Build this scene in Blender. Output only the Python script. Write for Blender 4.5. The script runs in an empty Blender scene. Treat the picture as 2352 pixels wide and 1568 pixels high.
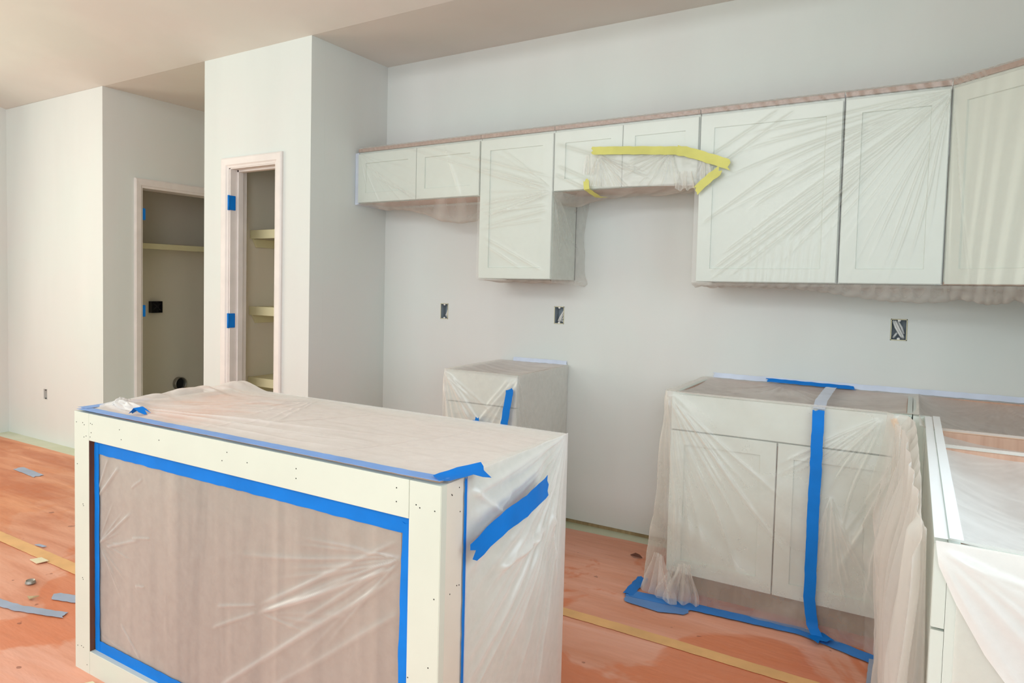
import bpy, bmesh, math, random
import numpy as np
from mathutils import Matrix, Vector
random.seed(4)
RNG = np.random.RandomState(7)
sc = bpy.context.scene
COL = sc.collection

# ------------------------------------------------------------------ camera
cd = bpy.data.cameras.new('camera'); cam = bpy.data.objects.new('camera', cd); COL.objects.link(cam)
cd.sensor_width = 36.0; cd.lens = 25.432; cd.shift_x = 0.09907; cd.shift_y = -0.02269
cd.clip_start = 0.02
YAW, PIT, ROL = -0.608103, -0.0483645, 0.0175342
_cy, _sy, _cp, _sp = math.cos(YAW), math.sin(YAW), math.cos(PIT), math.sin(PIT)
_f = Vector((_sy*_cp, _cy*_cp, _sp)); _r = Vector((_cy, -_sy, 0)); _u = _r.cross(_f)
_r2 = math.cos(ROL)*_r + math.sin(ROL)*_u; _u2 = -math.sin(ROL)*_r + math.cos(ROL)*_u
cam.matrix_world = Matrix(((_r2.x, _u2.x, -_f.x, 0), (_r2.y, _u2.y, -_f.y, 0), (_r2.z, _u2.z, -_f.z, 1.32), (0, 0, 0, 1)))
sc.camera = cam
# ------------------------------------------------------------------ exposure, sky, daylight, fill lights
sc.view_settings.view_transform = 'Standard'; sc.view_settings.look = 'None'
sc.view_settings.exposure = 0.05; sc.view_settings.gamma = 1.0; sc.view_settings.use_curve_mapping = False
sc.cycles.max_bounces = 10; sc.cycles.diffuse_bounces = 6; sc.cycles.transparent_max_bounces = 24
sc.cycles.transmission_bounces = 6; sc.cycles.glossy_bounces = 3; sc.cycles.caustics_reflective = False
w = bpy.data.worlds.new('sky'); sc.world = w; w.use_nodes = True
w.node_tree.nodes['Background'].inputs[0].default_value = (0.80, 0.90, 1.0, 1)
w.node_tree.nodes['Background'].inputs[1].default_value = 1.0

def area(name, loc, direction, sx, sy, power, color):
    l = bpy.data.lights.new(name, 'AREA'); l.shape = 'RECTANGLE'; l.size = sx; l.size_y = sy
    l.energy = power; l.color = color
    o = bpy.data.objects.new(name, l); COL.objects.link(o); o.location = loc
    o.rotation_euler = Vector(direction).to_track_quat('-Z', 'Z').to_euler()
    return o
area('daylight_patio_door', (-2.6, -3.42, 1.45), (0, 1, -0.12), 5.4, 2.3, 31, (0.99, 1.0, 0.97))
area('fill_light_right', (0.66, -1.7, 1.65), (-1, 0.25, -0.05), 2.0, 1.5, 62, (0.84, 0.93, 1.0))  # added cool fill, no window known here; brightens the side wall
area('fill_light_high', (-2.6, -3.40, 3.35), (0, 1, -0.95), 5.0, 0.8, 98, (0.95, 1.0, 1.0))  # added high fill; brightens level tops and the pantry front
area('daylight_sink_window', (0.66, 1.75, 1.62), (-1, 0, -0.7), 1.1, 0.95, 11, (0.74, 0.90, 1.0))
area('daylight_left_window', (-6.22, 0.9, 1.5), (1, 0, -0.1), 2.4, 1.8, 52, (1.0, 0.97, 0.74))

# ------------------------------------------------------------------ materials
def lin(r, g, b):
    f = lambda c: (c/255/12.92) if c/255 <= 0.04045 else ((c/255+0.055)/1.055)**2.4
    return (f(r), f(g), f(b), 1)

class NT:
    def __init__(s, name):
        s.m = bpy.data.materials.new(name); s.m.use_nodes = True; s.t = s.m.node_tree
        s.b = s.t.nodes['Principled BSDF']; s.out = s.t.nodes['Material Output']
    def n(s, typ, **kw):
        x = s.t.nodes.new(typ)
        for k, v in kw.items():
            if k.startswith('_'): setattr(x, k[1:], v)
            else: x.inputs[k.replace('__', ' ')].default_value = v
        return x
    def l(s, a, b): s.t.links.new(a, b)
    def coord(s, scale=(1, 1, 1), rot=(0, 0, 0), obj=False):
        tc = s.n('ShaderNodeTexCoord'); mp = s.n('ShaderNodeMapping'); mp.inputs['Scale'].default_value = scale
        mp.inputs['Rotation'].default_value = rot
        if obj: s.l(tc.outputs['Object'], mp.inputs['Vector'])
        else:
            g = s.n('ShaderNodeNewGeometry'); s.l(g.outputs['Position'], mp.inputs['Vector'])
        return mp.outputs[0]
    def noise(s, vec, scale, detail=3, rough=0.5, dist=0):
        x = s.n('ShaderNodeTexNoise'); x.inputs['Scale'].default_value = scale; x.inputs['Detail'].default_value = detail
        x.inputs['Roughness'].default_value = rough; x.inputs['Distortion'].default_value = dist
        s.l(vec, x.inputs['Vector']); return x.outputs['Fac']
    def ramp(s, fac, stops):
        r = s.n('ShaderNodeValToRGB'); e = r.color_ramp.elements
        while len(e) < len(stops): e.new(0.5)
        for el, (p, c) in zip(e, stops): el.position = p; el.color = c if len(c) == 4 else (*c, 1)
        s.l(fac, r.inputs[0]); return r.outputs[0]
    def mix(s, fac, a, b, mode='MIX'):
        x = s.n('ShaderNodeMix'); x.data_type = 'RGBA'; x.blend_type = mode
        for sock, v in ((x.inputs[0], fac), (x.inputs[6], a), (x.inputs[7], b)):
            if hasattr(v, 'is_output'): s.l(v, sock)
            else: sock.default_value = v
        return x.outputs[2]
    def math(s, op, a, b=0.0, c=None, clamp=False):
        x = s.n('ShaderNodeMath'); x.operation = op; x.use_clamp = clamp
        for i, v in enumerate((a, b, c)):
            if v is None: continue
            if hasattr(v, 'is_output'): s.l(v, x.inputs[i])
            else: x.inputs[i].default_value = v
        return x.outputs[0]
    def bump(s, h, strength, dist):
        b = s.n('ShaderNodeBump'); b.inputs['Strength'].default_value = strength; b.inputs['Distance'].default_value = dist
        s.l(h, b.inputs['Height']); s.l(b.outputs[0], s.b.inputs['Normal'])

def simple(name, col, rough=0.6, spec=0.4, var=0.04, scale=6, metal=0):
    k = NT(name); f = k.noise(k.coord(), scale, 4)
    c0 = tuple(min(1, c*(1-var)) for c in col[:3])+(1,); c1 = tuple(min(1, c*(1+var)) for c in col[:3])+(1,)
    k.l(k.ramp(f, [(0.3, c0), (0.7, c1)]), k.b.inputs['Base Color'])
    k.b.inputs['Roughness'].default_value = rough; k.b.inputs['Specular IOR Level'].default_value = spec
    k.b.inputs['Metallic'].default_value = metal
    return k.m

def drywall(name, base, tints=True):
    k = NT(name)
    patch = k.noise(k.coord((1.6, 1.6, 0.35)), 1.3, 3, 0.55)        # vertical joint-compound bands
    blotch = k.noise(k.coord(), 1.1, 4, 0.6, 0.4)
    cA = tuple(c*0.965 for c in base[:3])+(1,); cB = tuple(min(1, c*1.02) for c in base[:3])+(1,)
    c = k.ramp(patch, [(0.42, cA), (0.56, cB)])
    pink = (base[0]*1.025, base[1]*0.975, base[2]*0.965, 1); green = (base[0]*0.975, base[1]*1.015, base[2]*0.99, 1)
    c2 = k.ramp(blotch, [(0.38, pink), (0.62, green)])
    k.l(k.mix(0.5, c, c2), k.b.inputs['Base Color'])
    k.b.inputs['Roughness'].default_value = 0.75; k.b.inputs['Specular IOR Level'].default_value = 0.25
    k.bump(k.noise(k.coord(), 90, 3), 0.12, 0.002)
    return k.m

def film(name, alpha, tint=(0.93, 0.90, 0.87, 1), fold_gain=0.5, gloss=0.10, bump=0.25):
    """thin milky polythene: part see-through, part scattering, a faint sheen; a longer path at grazing angles"""
    k = NT(name); k.t.nodes.remove(k.b)
    geo = k.n('ShaderNodeNewGeometry')
    dot = k.n('ShaderNodeVectorMath'); dot.operation = 'DOT_PRODUCT'
    k.l(geo.outputs['Normal'], dot.inputs[0]); k.l(geo.outputs['Incoming'], dot.inputs[1])
    c = k.math('MAXIMUM', k.math('ABSOLUTE', dot.outputs['Value']), 0.22)
    at = k.n('ShaderNodeAttribute'); at.attribute_name = 'fold'
    fine = k.noise(k.coord(), 26, 5, 0.6, 0.15)
    layers = k.math('ADD', k.math('MULTIPLY_ADD', at.outputs['Fac'], fold_gain, 1.0), k.math('MULTIPLY_ADD', fine, 0.5, -0.25))
    ex = k.math('DIVIDE', layers, c)
    clear = k.math('POWER', 1.0-alpha, ex)
    op = k.math('SUBTRACT', 1.0, clear, clamp=True)
    d = k.n('ShaderNodeBsdfDiffuse'); d.inputs['Color'].default_value = tint
    t = k.n('ShaderNodeBsdfTranslucent'); t.inputs['Color'].default_value = tint
    bm = k.n('ShaderNodeBump'); bm.inputs['Strength'].default_value = bump; bm.inputs['Distance'].default_value = 0.003
    k.l(k.noise(k.coord(), 38, 4, 0.55, 0.2), bm.inputs['Height'])
    for x in (d, t): k.l(bm.outputs[0], x.inputs['Normal'])
    m1 = k.n('ShaderNodeMixShader'); m1.inputs[0].default_value = 0.22
    k.l(d.outputs[0], m1.inputs[1]); k.l(t.outputs[0], m1.inputs[2])
    tr = k.n('ShaderNodeBsdfTransparent'); tr.inputs['Color'].default_value = (0.985, 0.98, 0.97, 1)
    m2 = k.n('ShaderNodeMixShader'); k.l(op, m2.inputs[0]); k.l(tr.outputs[0], m2.inputs[1]); k.l(m1.outputs[0], m2.inputs[2])
    g = k.n('ShaderNodeBsdfGlossy'); g.inputs['Roughness'].default_value = 0.28; k.l(bm.outputs[0], g.inputs['Normal'])
    m3 = k.n('ShaderNodeMixShader'); m3.inputs[0].default_value = gloss
    k.l(m2.outputs[0], m3.inputs[1]); k.l(g.outputs[0], m3.inputs[2])
    k.l(m3.outputs[0], k.out.inputs['Surface'])
    return k.m

def tape_mat(name, col, rough=0.55):
    k = NT(name)
    cr = k.noise(k.coord(), 160, 3, 0.6); f = k.noise(k.coord(), 9, 3)
    a = tuple(c*0.90 for c in col[:3])+(1,); b = tuple(min(1, c*1.08) for c in col[:3])+(1,)
    k.l(k.ramp(f, [(0.3, a), (0.7, b)]), k.b.inputs['Base Color'])
    k.b.inputs['Roughness'].default_value = rough; k.b.inputs['Specular IOR Level'].default_value = 0.25
    k.b.inputs['Sheen Weight'].default_value = 0.35; k.b.inputs['Sheen Roughness'].default_value = 0.2
    k.bump(cr, 0.25, 0.001); return k.m

def ply(name, a, b, rough=0.6, grain=(14, 14, 0.8)):
    k = NT(name)
    g = k.noise(k.coord(grain), 2.2, 5, 0.6, 0.6)
    k.l(k.ramp(g, [(0.3, a), (0.7, b)]), k.b.inputs['Base Color']); k.b.inputs['Roughness'].default_value = rough
    return k.m

M = {}
M['wall'] = drywall('drywall_primer', (0.70, 0.72, 0.705, 1))
M['ceiling'] = drywall('ceiling_primer', (0.71, 0.69, 0.655, 1))
M['closet'] = drywall('primer_with_closet_bounce', (0.82, 0.76, 0.66, 1))  # wall primer with warm bounce light and brightening put into its colour
M['trim'] = simple('primed_trim', (0.76, 0.71, 0.685, 1), 0.5, 0.4, 0.05, 9)
M['cabinet'] = simple('cream_cabinet_paint', (0.675, 0.725, 0.68, 1), 0.42, 0.45, 0.02, 3)
M['island_paint'] = simple('cream_island_paint', (0.665, 0.69, 0.60, 1), 0.45, 0.4, 0.025, 5)
M['pilaster'] = simple('beige_pilaster_paint', (0.74, 0.69, 0.60, 1), 0.45, 0.4, 0.03, 6)
M['birch'] = ply('birch_ply', lin(186, 146, 124), lin(206, 168, 146))
M['rail_wood'] = ply('rail_wood', lin(150, 120, 106), lin(182, 152, 138), grain=(30, 30, 30))
M['brown_edge'] = ply('brown_raw_edge', lin(92, 52, 30), lin(128, 78, 46))
M['oak_panel'] = ply('grey_brown_panel', lin(118, 100, 88), lin(174, 156, 142), grain=(5.5, 5.5, 0.3))
M['orange_ply'] = ply('orange_ply', lin(222, 160, 105), lin(234, 180, 128))
M['shelf'] = simple('shelf_paint', lin(226, 218, 178), 0.5, 0.3, 0.02)
M['toe'] = ply('toe_kick_board', lin(150, 128, 98), lin(170, 148, 118))
M['blue'] = tape_mat('blue_masking_tape', (0.0, 0.185, 0.66, 1))
M['sheen_top_tape'] = tape_mat('blue_tape_with_sheen', (0.20, 0.38, 0.80, 1))  # the blue tape with pale grazing sheen painted into its colour
M['floor_tape'] = tape_mat('blue_floor_tape_with_sheen', (0.045, 0.235, 0.68, 1))  # same tape, a milder grazing sheen mixed into the base colour
M['mid_tape'] = tape_mat('worn_blue_tape', (0.12, 0.27, 0.60, 1))
M['yellow'] = tape_mat('yellow_masking_tape', (0.64, 0.62, 0.18, 1))
M['grey_tape'] = tape_mat('dusty_blue_tape', (0.36, 0.42, 0.55, 1))
M['seam_tape'] = tape_mat('tan_seam_tape', (0.80, 0.46, 0.20, 1))
M['pale_tape'] = tape_mat('overspray_tape', (0.62, 0.68, 0.82, 1))
M['dark'] = simple('box_dark', (0.02, 0.02, 0.022, 1), 0.5)
M['box'] = simple('grey_blue_box', (0.34, 0.39, 0.43, 1), 0.45)
M['wire'] = simple('wire_sheath', (0.68, 0.68, 0.66, 1), 0.4)
M['white_plastic'] = simple('white_plastic', (0.8, 0.8, 0.78, 1), 0.4)
M['nail'] = simple('nail_hole_dark', (0.03, 0.025, 0.02, 1), 0.8)
M['metal'] = simple('vent_metal', (0.32, 0.30, 0.27, 1), 0.4, 0.5, 0.1, 6, 0.6)
M['leaf'] = simple('dry_scrap', (0.16, 0.06, 0.04, 1), 0.7)
M['paper_scrap'] = simple('cream_scrap', (0.80, 0.72, 0.50, 1), 0.7)
M['plate'] = ply('sole_plate', lin(150, 125, 90), lin(185, 160, 120))
M['film'] = film('milky_film', 0.32, (0.96, 0.93, 0.91, 1), 0.6, 0.07)
M['film_base'] = film('milky_film_base', 0.24, (0.94, 0.90, 0.86, 1), 0.7, 0.06)
M['film_cab'] = film('milky_film_tight', 0.11, (0.86, 0.84, 0.80, 1), 1.1, 0.05, 0.08)
M['film_top'] = film('milky_film_draped', 0.19, (0.95, 0.92, 0.885, 1), 0.75, 0.05, 0.10)
M['film_recess'] = film('thin_film', 0.19, (0.90, 0.87, 0.84, 1), 0.9, 0.08, 0.2)
M['film_white'] = film('doubled_film', 0.80, (0.95, 0.955, 0.965, 1), 0.4, 0.05)

# floor subfloor
k = NT('pale_slab'); f = k.noise(k.coord(), 2.4, 4)
k.l(k.ramp(f, [(0.3, lin(196, 200, 170)), (0.7, lin(222, 224, 206))]), k.b.inputs['Base Color']); k.b.inputs['Roughness'].default_value = 0.6
M['slab'] = k.m
# rosin paper: pink-orange with darker damp stains
k = NT('rosin_paper')
v = k.coord(); big = k.noise(v, 1.5, 5, 0.62, 0.7); streak = k.noise(k.coord((0.6, 3.2, 1), (0, 0, 0.25)), 1.9, 4, 0.6, 0.8); fine = k.noise(v, 30, 3)
base = k.ramp(streak, [(0.30, lin(214, 140, 108)), (0.5, lin(228, 160, 134)), (0.72, lin(236, 178, 158))])
stain = k.ramp(big, [(0.50, (0, 0, 0, 1)), (0.545, (1, 1, 1, 1))])
st = k.math('MULTIPLY', stain, 0.75)
x = k.n('ShaderNodeSeparateXYZ'); g = k.n('ShaderNodeNewGeometry'); k.l(g.outputs['Position'], x.inputs[0])
left = k.n('ShaderNodeMapRange'); left.inputs[1].default_value = -2.6; left.inputs[2].default_value = -4.2; left.inputs[3].default_value = 0; left.inputs[4].default_value = 0.75
k.l(x.outputs[0], left.inputs[0])
c = k.mix(st, base, lin(214, 112, 58))
c = k.mix(left.outputs[0], c, k.ramp(streak, [(0.36, lin(186, 96, 38)), (0.64, lin(228, 158, 112))]))
c = k.mix(k.math('MULTIPLY', fine, 0.15), c, lin(230, 180, 160))
spk = k.ramp(k.noise(k.coord(), 17, 2, 0.4), [(0.735, (0, 0, 0, 1)), (0.75, (1, 1, 1, 1))])
c = k.mix(k.math('MULTIPLY', spk, 0.6), c, lin(120, 56, 36))
k.l(c, k.b.inputs['Base Color']); k.b.inputs['Roughness'].default_value = 0.48; k.b.inputs['Specular IOR Level'].default_value = 0.5
k.bump(k.noise(k.coord((1, 4, 1)), 3.5, 4), 0.5, 0.012)
M['rosin'] = k.m
# island top board with a yellow glue stain in its far left part
k = NT('island_top_board')
f = k.noise(k.coord((1, 6, 1)), 1.6, 3); p = k.ramp(k.noise(k.coord((0.9, 2.6, 1)), 2.6, 3), [(0.44, (0, 0, 0, 1)), (0.52, (1, 1, 1, 1))])
x = k.n('ShaderNodeSeparateXYZ'); g = k.n('ShaderNodeNewGeometry'); k.l(g.outputs['Position'], x.inputs[0])
mr = k.n('ShaderNodeMapRange'); mr.inputs[1].default_value = -1.75; mr.inputs[2].default_value = -1.95; k.l(x.outputs[0], mr.inputs[0])
k.l(k.mix(k.math('MULTIPLY', p, mr.outputs[0]), k.ramp(f, [(0.3, lin(226, 200, 184)), (0.7, lin(236, 212, 198))]), lin(244, 150, 20)), k.b.inputs['Base Color'])
M['island_top'] = k.m

# ------------------------------------------------------------------ mesh helpers
def link(name, me, mat, parent=None, smooth=False):
    if mat is not None: me.materials.append(M[mat])
    o = bpy.data.objects.new(name, me); COL.objects.link(o)
    if parent is not None: o.parent = parent; o.matrix_parent_inverse = parent.matrix_world.inverted()
    if smooth: me.polygons.foreach_set('use_smooth', [True]*len(me.polygons))
    return o
def tag(o, label=None, cat=None, group=None, kind=None):
    if label: o['label'] = label
    if cat: o['category'] = cat
    if group: o['group'] = group
    if kind: o['kind'] = kind
    return o
def empty(name, loc, label, cat, group=None):
    o = bpy.data.objects.new(name, None); COL.objects.link(o); o.location = loc; o.empty_display_size = 0.1
    bpy.context.view_layer.update()
    return tag(o, label, cat, group)
def bm_box(bm, x0, x1, y0, y1, z0, z1):
    vs = [bm.verts.new(p) for p in ((x0, y0, z0), (x1, y0, z0), (x1, y1, z0), (x0, y1, z0), (x0, y0, z1), (x1, y0, z1), (x1, y1, z1), (x0, y1, z1))]
    for f in ((3, 2, 1, 0), (4, 5, 6, 7), (0, 1, 5, 4), (1, 2, 6, 5), (2, 3, 7, 6), (3, 0, 4, 7)): bm.faces.new([vs[i] for i in f])
def boxes(name, lst, mat, parent=None, bev=0.0):
    bm = bmesh.new()
    for b in lst: bm_box(bm, *b)
    if bev: bmesh.ops.bevel(bm, geom=bm.edges[:], offset=bev, segments=2, affect='EDGES', profile=0.5)
    me = bpy.data.meshes.new(name); bm.to_mesh(me); bm.free()
    return link(name, me, mat, parent)
def frame_mat(origin, ex, ez):
    """local x along ex, local z along ez, local y = depth away from the viewer side"""
    ex = Vector(ex).normalized(); ez = Vector(ez).normalized(); ey = ez.cross(ex)
    return Matrix(((ex.x, ey.x, ez.x, origin[0]), (ex.y, ey.y, ez.y, origin[1]), (ex.z, ey.z, ez.z, origin[2]), (0, 0, 0, 1)))
def shaker(name, w_, h_, mat, parent, fm, t=0.02, rail=0.057, panel=0.0075, flat=False):
    """door or drawer front: raised rails round a sunk panel; local front face at y=0, body behind"""
    bm = bmesh.new()
    def q(pts): return [bm.verts.new(p) for p in pts]
    r = rail
    def ring(x0, x1, z0, z1, y): return q(((x0, y, z0), (x1, y, z0), (x1, y, z1), (x0, y, z1)))
    e = 0.0015
    back = ring(0, w_, 0, h_, t); mid = ring(0, w_, 0, h_, e); fr = ring(e, w_-e, e, h_-e, 0)
    seq = [back, mid, fr]
    if not flat:
        seq += [ring(r, w_-r, r, h_-r, 0), ring(r+0.002, w_-r-0.002, r+0.002, h_-r-0.002, panel)]
    for a, b in zip(seq, seq[1:]):
        for i in range(4): j = (i+1) % 4; bm.faces.new((a[i], a[j], b[j], b[i]))
    bm.faces.new(seq[-1]); bm.faces.new(back[::-1])
    bmesh.ops.recalc_face_normals(bm, faces=bm.faces[:])
    bm.transform(fm)
    me = bpy.data.meshes.new(name); bm.to_mesh(me); bm.free()
    return link(name, me, mat, parent)
def holed_wall(name, plane, axis, thick, u0, u1, v0, v1, holes, mat, parent=None, tops=None):
    """wall sheet standing on a plane (axis 'x' or 'y' constant) with rectangular holes (u, v = along, height)"""
    us = sorted({u0, u1, *[h[0] for h in holes], *[h[1] for h in holes]}); vs = sorted({v0, v1, *[h[2] for h in holes], *[h[3] for h in holes]})
    bm = bmesh.new()
    def P(u, v, d): return (plane+d, u, v) if axis == 'x' else (u, plane+d, v)
    def solid(i, j):
        if not (0 <= i < len(us)-1 and 0 <= j < len(vs)-1): return False
        cu, cv = (us[i]+us[i+1])/2, (vs[j]+vs[j+1])/2
        return not any(h[0] < cu < h[1] and h[2] < cv < h[3] for h in holes)
    for i in range(len(us)-1):
        for j in range(len(vs)-1):
            if not solid(i, j): continue
            a, b, c, d = us[i], us[i+1], vs[j], vs[j+1]
            for dd in (0, thick): bm.faces.new([bm.verts.new(P(*p, dd)) for p in ((a, c), (b, c), (b, d), (a, d))])
            for (ni, nj, p, q_) in ((i-1, j, (a, c), (a, d)), (i+1, j, (b, c), (b, d)), (i, j-1, (a, c), (b, c)), (i, j+1, (a, d), (b, d))):
                if not solid(ni, nj):
                    bm.faces.new([bm.verts.new(x) for x in (P(*p, 0), P(*q_, 0), P(*q_, thick), P(*p, thick))])
    bmesh.ops.remove_doubles(bm, verts=bm.verts[:], dist=1e-5)
    bmesh.ops.recalc_face_normals(bm, faces=bm.faces[:])
    me = bpy.data.meshes.new(name); bm.to_mesh(me); bm.free()
    o = link(name, me, mat, parent)
    if parent is None: tag(o, kind='structure')
    return o
def tube(name, pts, r, mat, parent=None, seg=8, closed_ends=True):
    bm = bmesh.new(); rings = []
    P = [Vector(p) for p in pts]
    for i, p in enumerate(P):
        d = (P[min(i+1, len(P)-1)]-P[max(i-1, 0)]).normalized()
        a = d.orthogonal().normalized(); b = d.cross(a)
        if rings and (prev_a is not None):
            a = (prev_a - d*prev_a.dot(d)).normalized(); b = d.cross(a)
        prev_a = a
        rings.append([bm.verts.new(p+r*(math.cos(t)*a+math.sin(t)*b)) for t in [2*math.pi*k_/seg for k_ in range(seg)]])
    for A, B in zip(rings, rings[1:]):
        for i in range(seg): bm.faces.new((A[i], A[(i+1) % seg], B[(i+1) % seg], B[i]))
    bm.faces.new(rings[0][::-1]); bm.faces.new(rings[-1])
    me = bpy.data.meshes.new(name); bm.to_mesh(me); bm.free()
    return link(name, me, mat, parent, True)

# ------------------------------------------------------------------ sheets of film (numpy grids with folds)
def rabs(h): return np.sqrt(h*h+0.002**2)-0.002
def soft(h, c):
    return np.where(h < 0, -c*np.tanh(-h/c), h)
def vnoise(x, y, seed):
    r = np.random.RandomState(seed); T = r.rand(64, 64)
    xi = np.floor(x).astype(int); yi = np.floor(y).astype(int); fx = x-xi; fy = y-yi
    fx = fx*fx*(3-2*fx); fy = fy*fy*(3-2*fy)
    g = lambda a, b: T[a % 64, b % 64]
    return (g(xi, yi)*(1-fx)+g(xi+1, yi)*fx)*(1-fy)+(g(xi, yi+1)*(1-fx)+g(xi+1, yi+1)*fx)*fy-0.5
def fbm(x, y, seed, oct_=4):
    return sum(vnoise(x*2**i+i*7.3, y*2**i-i*3.1, seed+i)*0.5**i for i in range(oct_))
def ridge(S, T, a, b, A, wd, crease=True):
    dx, dy = b[0]-a[0], b[1]-a[1]; L = math.hypot(dx, dy)+1e-9
    t = ((S-a[0])*dx+(T-a[1])*dy)/L/L; d = ((S-a[0])*dy-(T-a[1])*dx)/L
    d = d+0.10*wd*np.sin(t*9+a[0]*17)
    end = np.clip(t/0.15, 0, 1)*np.clip((1-t)/0.15, 0, 1); end = end*end*(3-2*end)
    return A*end/(1+(d/wd)**2)**1.5
def ridges(S, T, lst):
    h = np.zeros_like(S)
    for (a, b, A, wd) in lst: h += ridge(S, T, a, b, A, wd)
    return h
def fan(S, T, o, a0, a1, n, r0, r1, A, w0, k_, seed, rmin=0.35):
    """n creases running out from a pulled point o between the angles a0..a1 (degrees)"""
    rr = np.random.RandomState(seed); h = np.zeros_like(S)
    R_ = np.hypot(S-o[0], T-o[1]); th = np.arctan2(T-o[1], S-o[0])
    for i in range(n):
        a = math.radians(a0+(a1-a0)*(i+rr.rand())/n); rl = r1*(rmin+(1-rmin)*rr.rand())
        dth = (th-a+math.pi) % (2*math.pi)-math.pi
        d = R_*np.sin(dth)+0.004*np.sin(R_*9+i); wd = w0+k_*R_
        e = np.clip((R_-r0*rr.rand())/0.04, 0, 1)*np.clip((rl-R_)/(0.35*rl), 0, 1)
        h += A*(0.4+0.8*rr.rand())*e*(np.abs(dth) < 1.2)/(1+(d/wd)**2)**1.5
    return h
class Sheet:
    def __init__(s): s.v = []; s.f = []; s.a = []; s.n = 0
    def grid(s, P, h=None, fold=None, sign=1.0):
        nv, nu = P.shape[:2]
        if h is not None:
            du = np.gradient(P, axis=1); dv = np.gradient(P, axis=0); nn = np.cross(du, dv)
            nn /= np.linalg.norm(nn, axis=2, keepdims=True)+1e-12
            P = P+nn*(h*sign)[..., None]
        if fold is None: fold = np.clip(rabs(h)/0.008, 0, 1.6) if h is not None else np.zeros((nv, nu))
        idx = np.arange(nv*nu).reshape(nv, nu)+s.n
        s.v.append(P.reshape(-1, 3)); s.a.append(fold.reshape(-1)); s.n += nv*nu
        s.f.append(np.stack([idx[:-1, :-1], idx[:-1, 1:], idx[1:, 1:], idx[1:, :-1]], -1).reshape(-1, 4))
        return s
    def build(s, name, mat, parent=None):
        V = np.concatenate(s.v); F = np.concatenate(s.f); A = np.concatenate(s.a)
        me = bpy.data.meshes.new(name); me.vertices.add(len(V)); me.vertices.foreach_set('co', V.astype(np.float32).ravel())
        me.loops.add(F.size); me.loops.foreach_set('vertex_index', F.ravel().astype(np.int32))
        me.polygons.add(len(F)); me.polygons.foreach_set('loop_start', (np.arange(len(F))*4).astype(np.int32))
        me.polygons.foreach_set('use_smooth', np.ones(len(F), bool))
        me.update(calc_edges=True)
        at = me.attributes.new('fold', 'FLOAT', 'POINT'); at.data.foreach_set('value', A.astype(np.float32))
        return link(name, me, mat, parent)
def UV(nu, nv): return np.meshgrid(np.linspace(0, 1, nu), np.linspace(0, 1, nv))
def stack(x, y, z):
    x, y, z = np.broadcast_arrays(x, y, z); return np.stack([x, y, z], -1).astype(float)
def smooth(t): t = np.clip(t, 0, 1); return t*t*(3-2*t)

def strip(name, path, side, width, mat, thick=0.0006, rag=0.003, parent=None, seed=0, wav=0.0):
    """tape: centre path, side = across direction (one or per point); torn, slightly wavy edges"""
    rr = random.Random(seed); P = [Vector(p) for p in path]
    S = [Vector(x).normalized() for x in (side if isinstance(side[0], (tuple, list)) else [side]*len(P))]
    Q = []; SS = []
    for i in range(len(P)-1):
        n = max(2, int((P[i+1]-P[i]).length/0.02))
        for j in range(n): t = j/n; Q.append(P[i].lerp(P[i+1], t)); SS.append(S[i].lerp(S[i+1], t).normalized())
    Q.append(P[-1]); SS.append(S[-1])
    bm = bmesh.new(); R_ = []
    for i, (p, s_) in enumerate(zip(Q, SS)):
        d = (Q[min(i+1, len(Q)-1)]-Q[max(i-1, 0)]).normalized(); nrm = d.cross(s_).normalized()
        j0 = rr.uniform(-rag, rag)*0.4; row = []
        wv = wav*math.sin(i*1.3+seed)
        sk = 0
        for k_ in range(5):
            t = k_/4-0.5
            end = 0
            if i in (0, len(Q)-1): end = rr.uniform(-rag, rag)*2
            row.append(p+s_*(t*width+(j0 if k_ in (0, 4) else 0))+d*end+nrm*(wv*(1-4*t*t)))
        R_.append((row, nrm))
    top = [[bm.verts.new(v+n*thick/2) for v in r] for r, n in R_]; bot = [[bm.verts.new(v-n*thick/2) for v in r] for r, n in R_]
    for i in range(len(R_)-1):
        for k_ in range(4):
            bm.faces.new((top[i][k_], top[i][k_+1], top[i+1][k_+1], top[i+1][k_]))
            bm.faces.new((bot[i][k_+1], bot[i][k_], bot[i+1][k_], bot[i+1][k_+1]))
        for k_ in (0, 4): bm.faces.new((top[i][k_], top[i+1][k_], bot[i+1][k_], bot[i][k_]))
    for i in (0, len(R_)-1):
        for k_ in range(4): bm.faces.new((top[i][k_], bot[i][k_], bot[i][k_+1], top[i][k_+1]))
    bmesh.ops.recalc_face_normals(bm, faces=bm.faces[:])
    me = bpy.data.meshes.new(name); bm.to_mesh(me); bm.free()
    o = link(name, me, mat, parent, True); me.set_sharp_from_angle(angle=0.7); return o
def tape(path, side, width, label, mat='blue', group=None, seed=0, wav=0.0, rag=0.003, thick=0.0006):
    o = strip('tape_strip', path, side, width, mat, rag=rag, seed=seed, wav=wav, thick=thick)
    return tag(o, label, 'tape', group)

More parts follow.
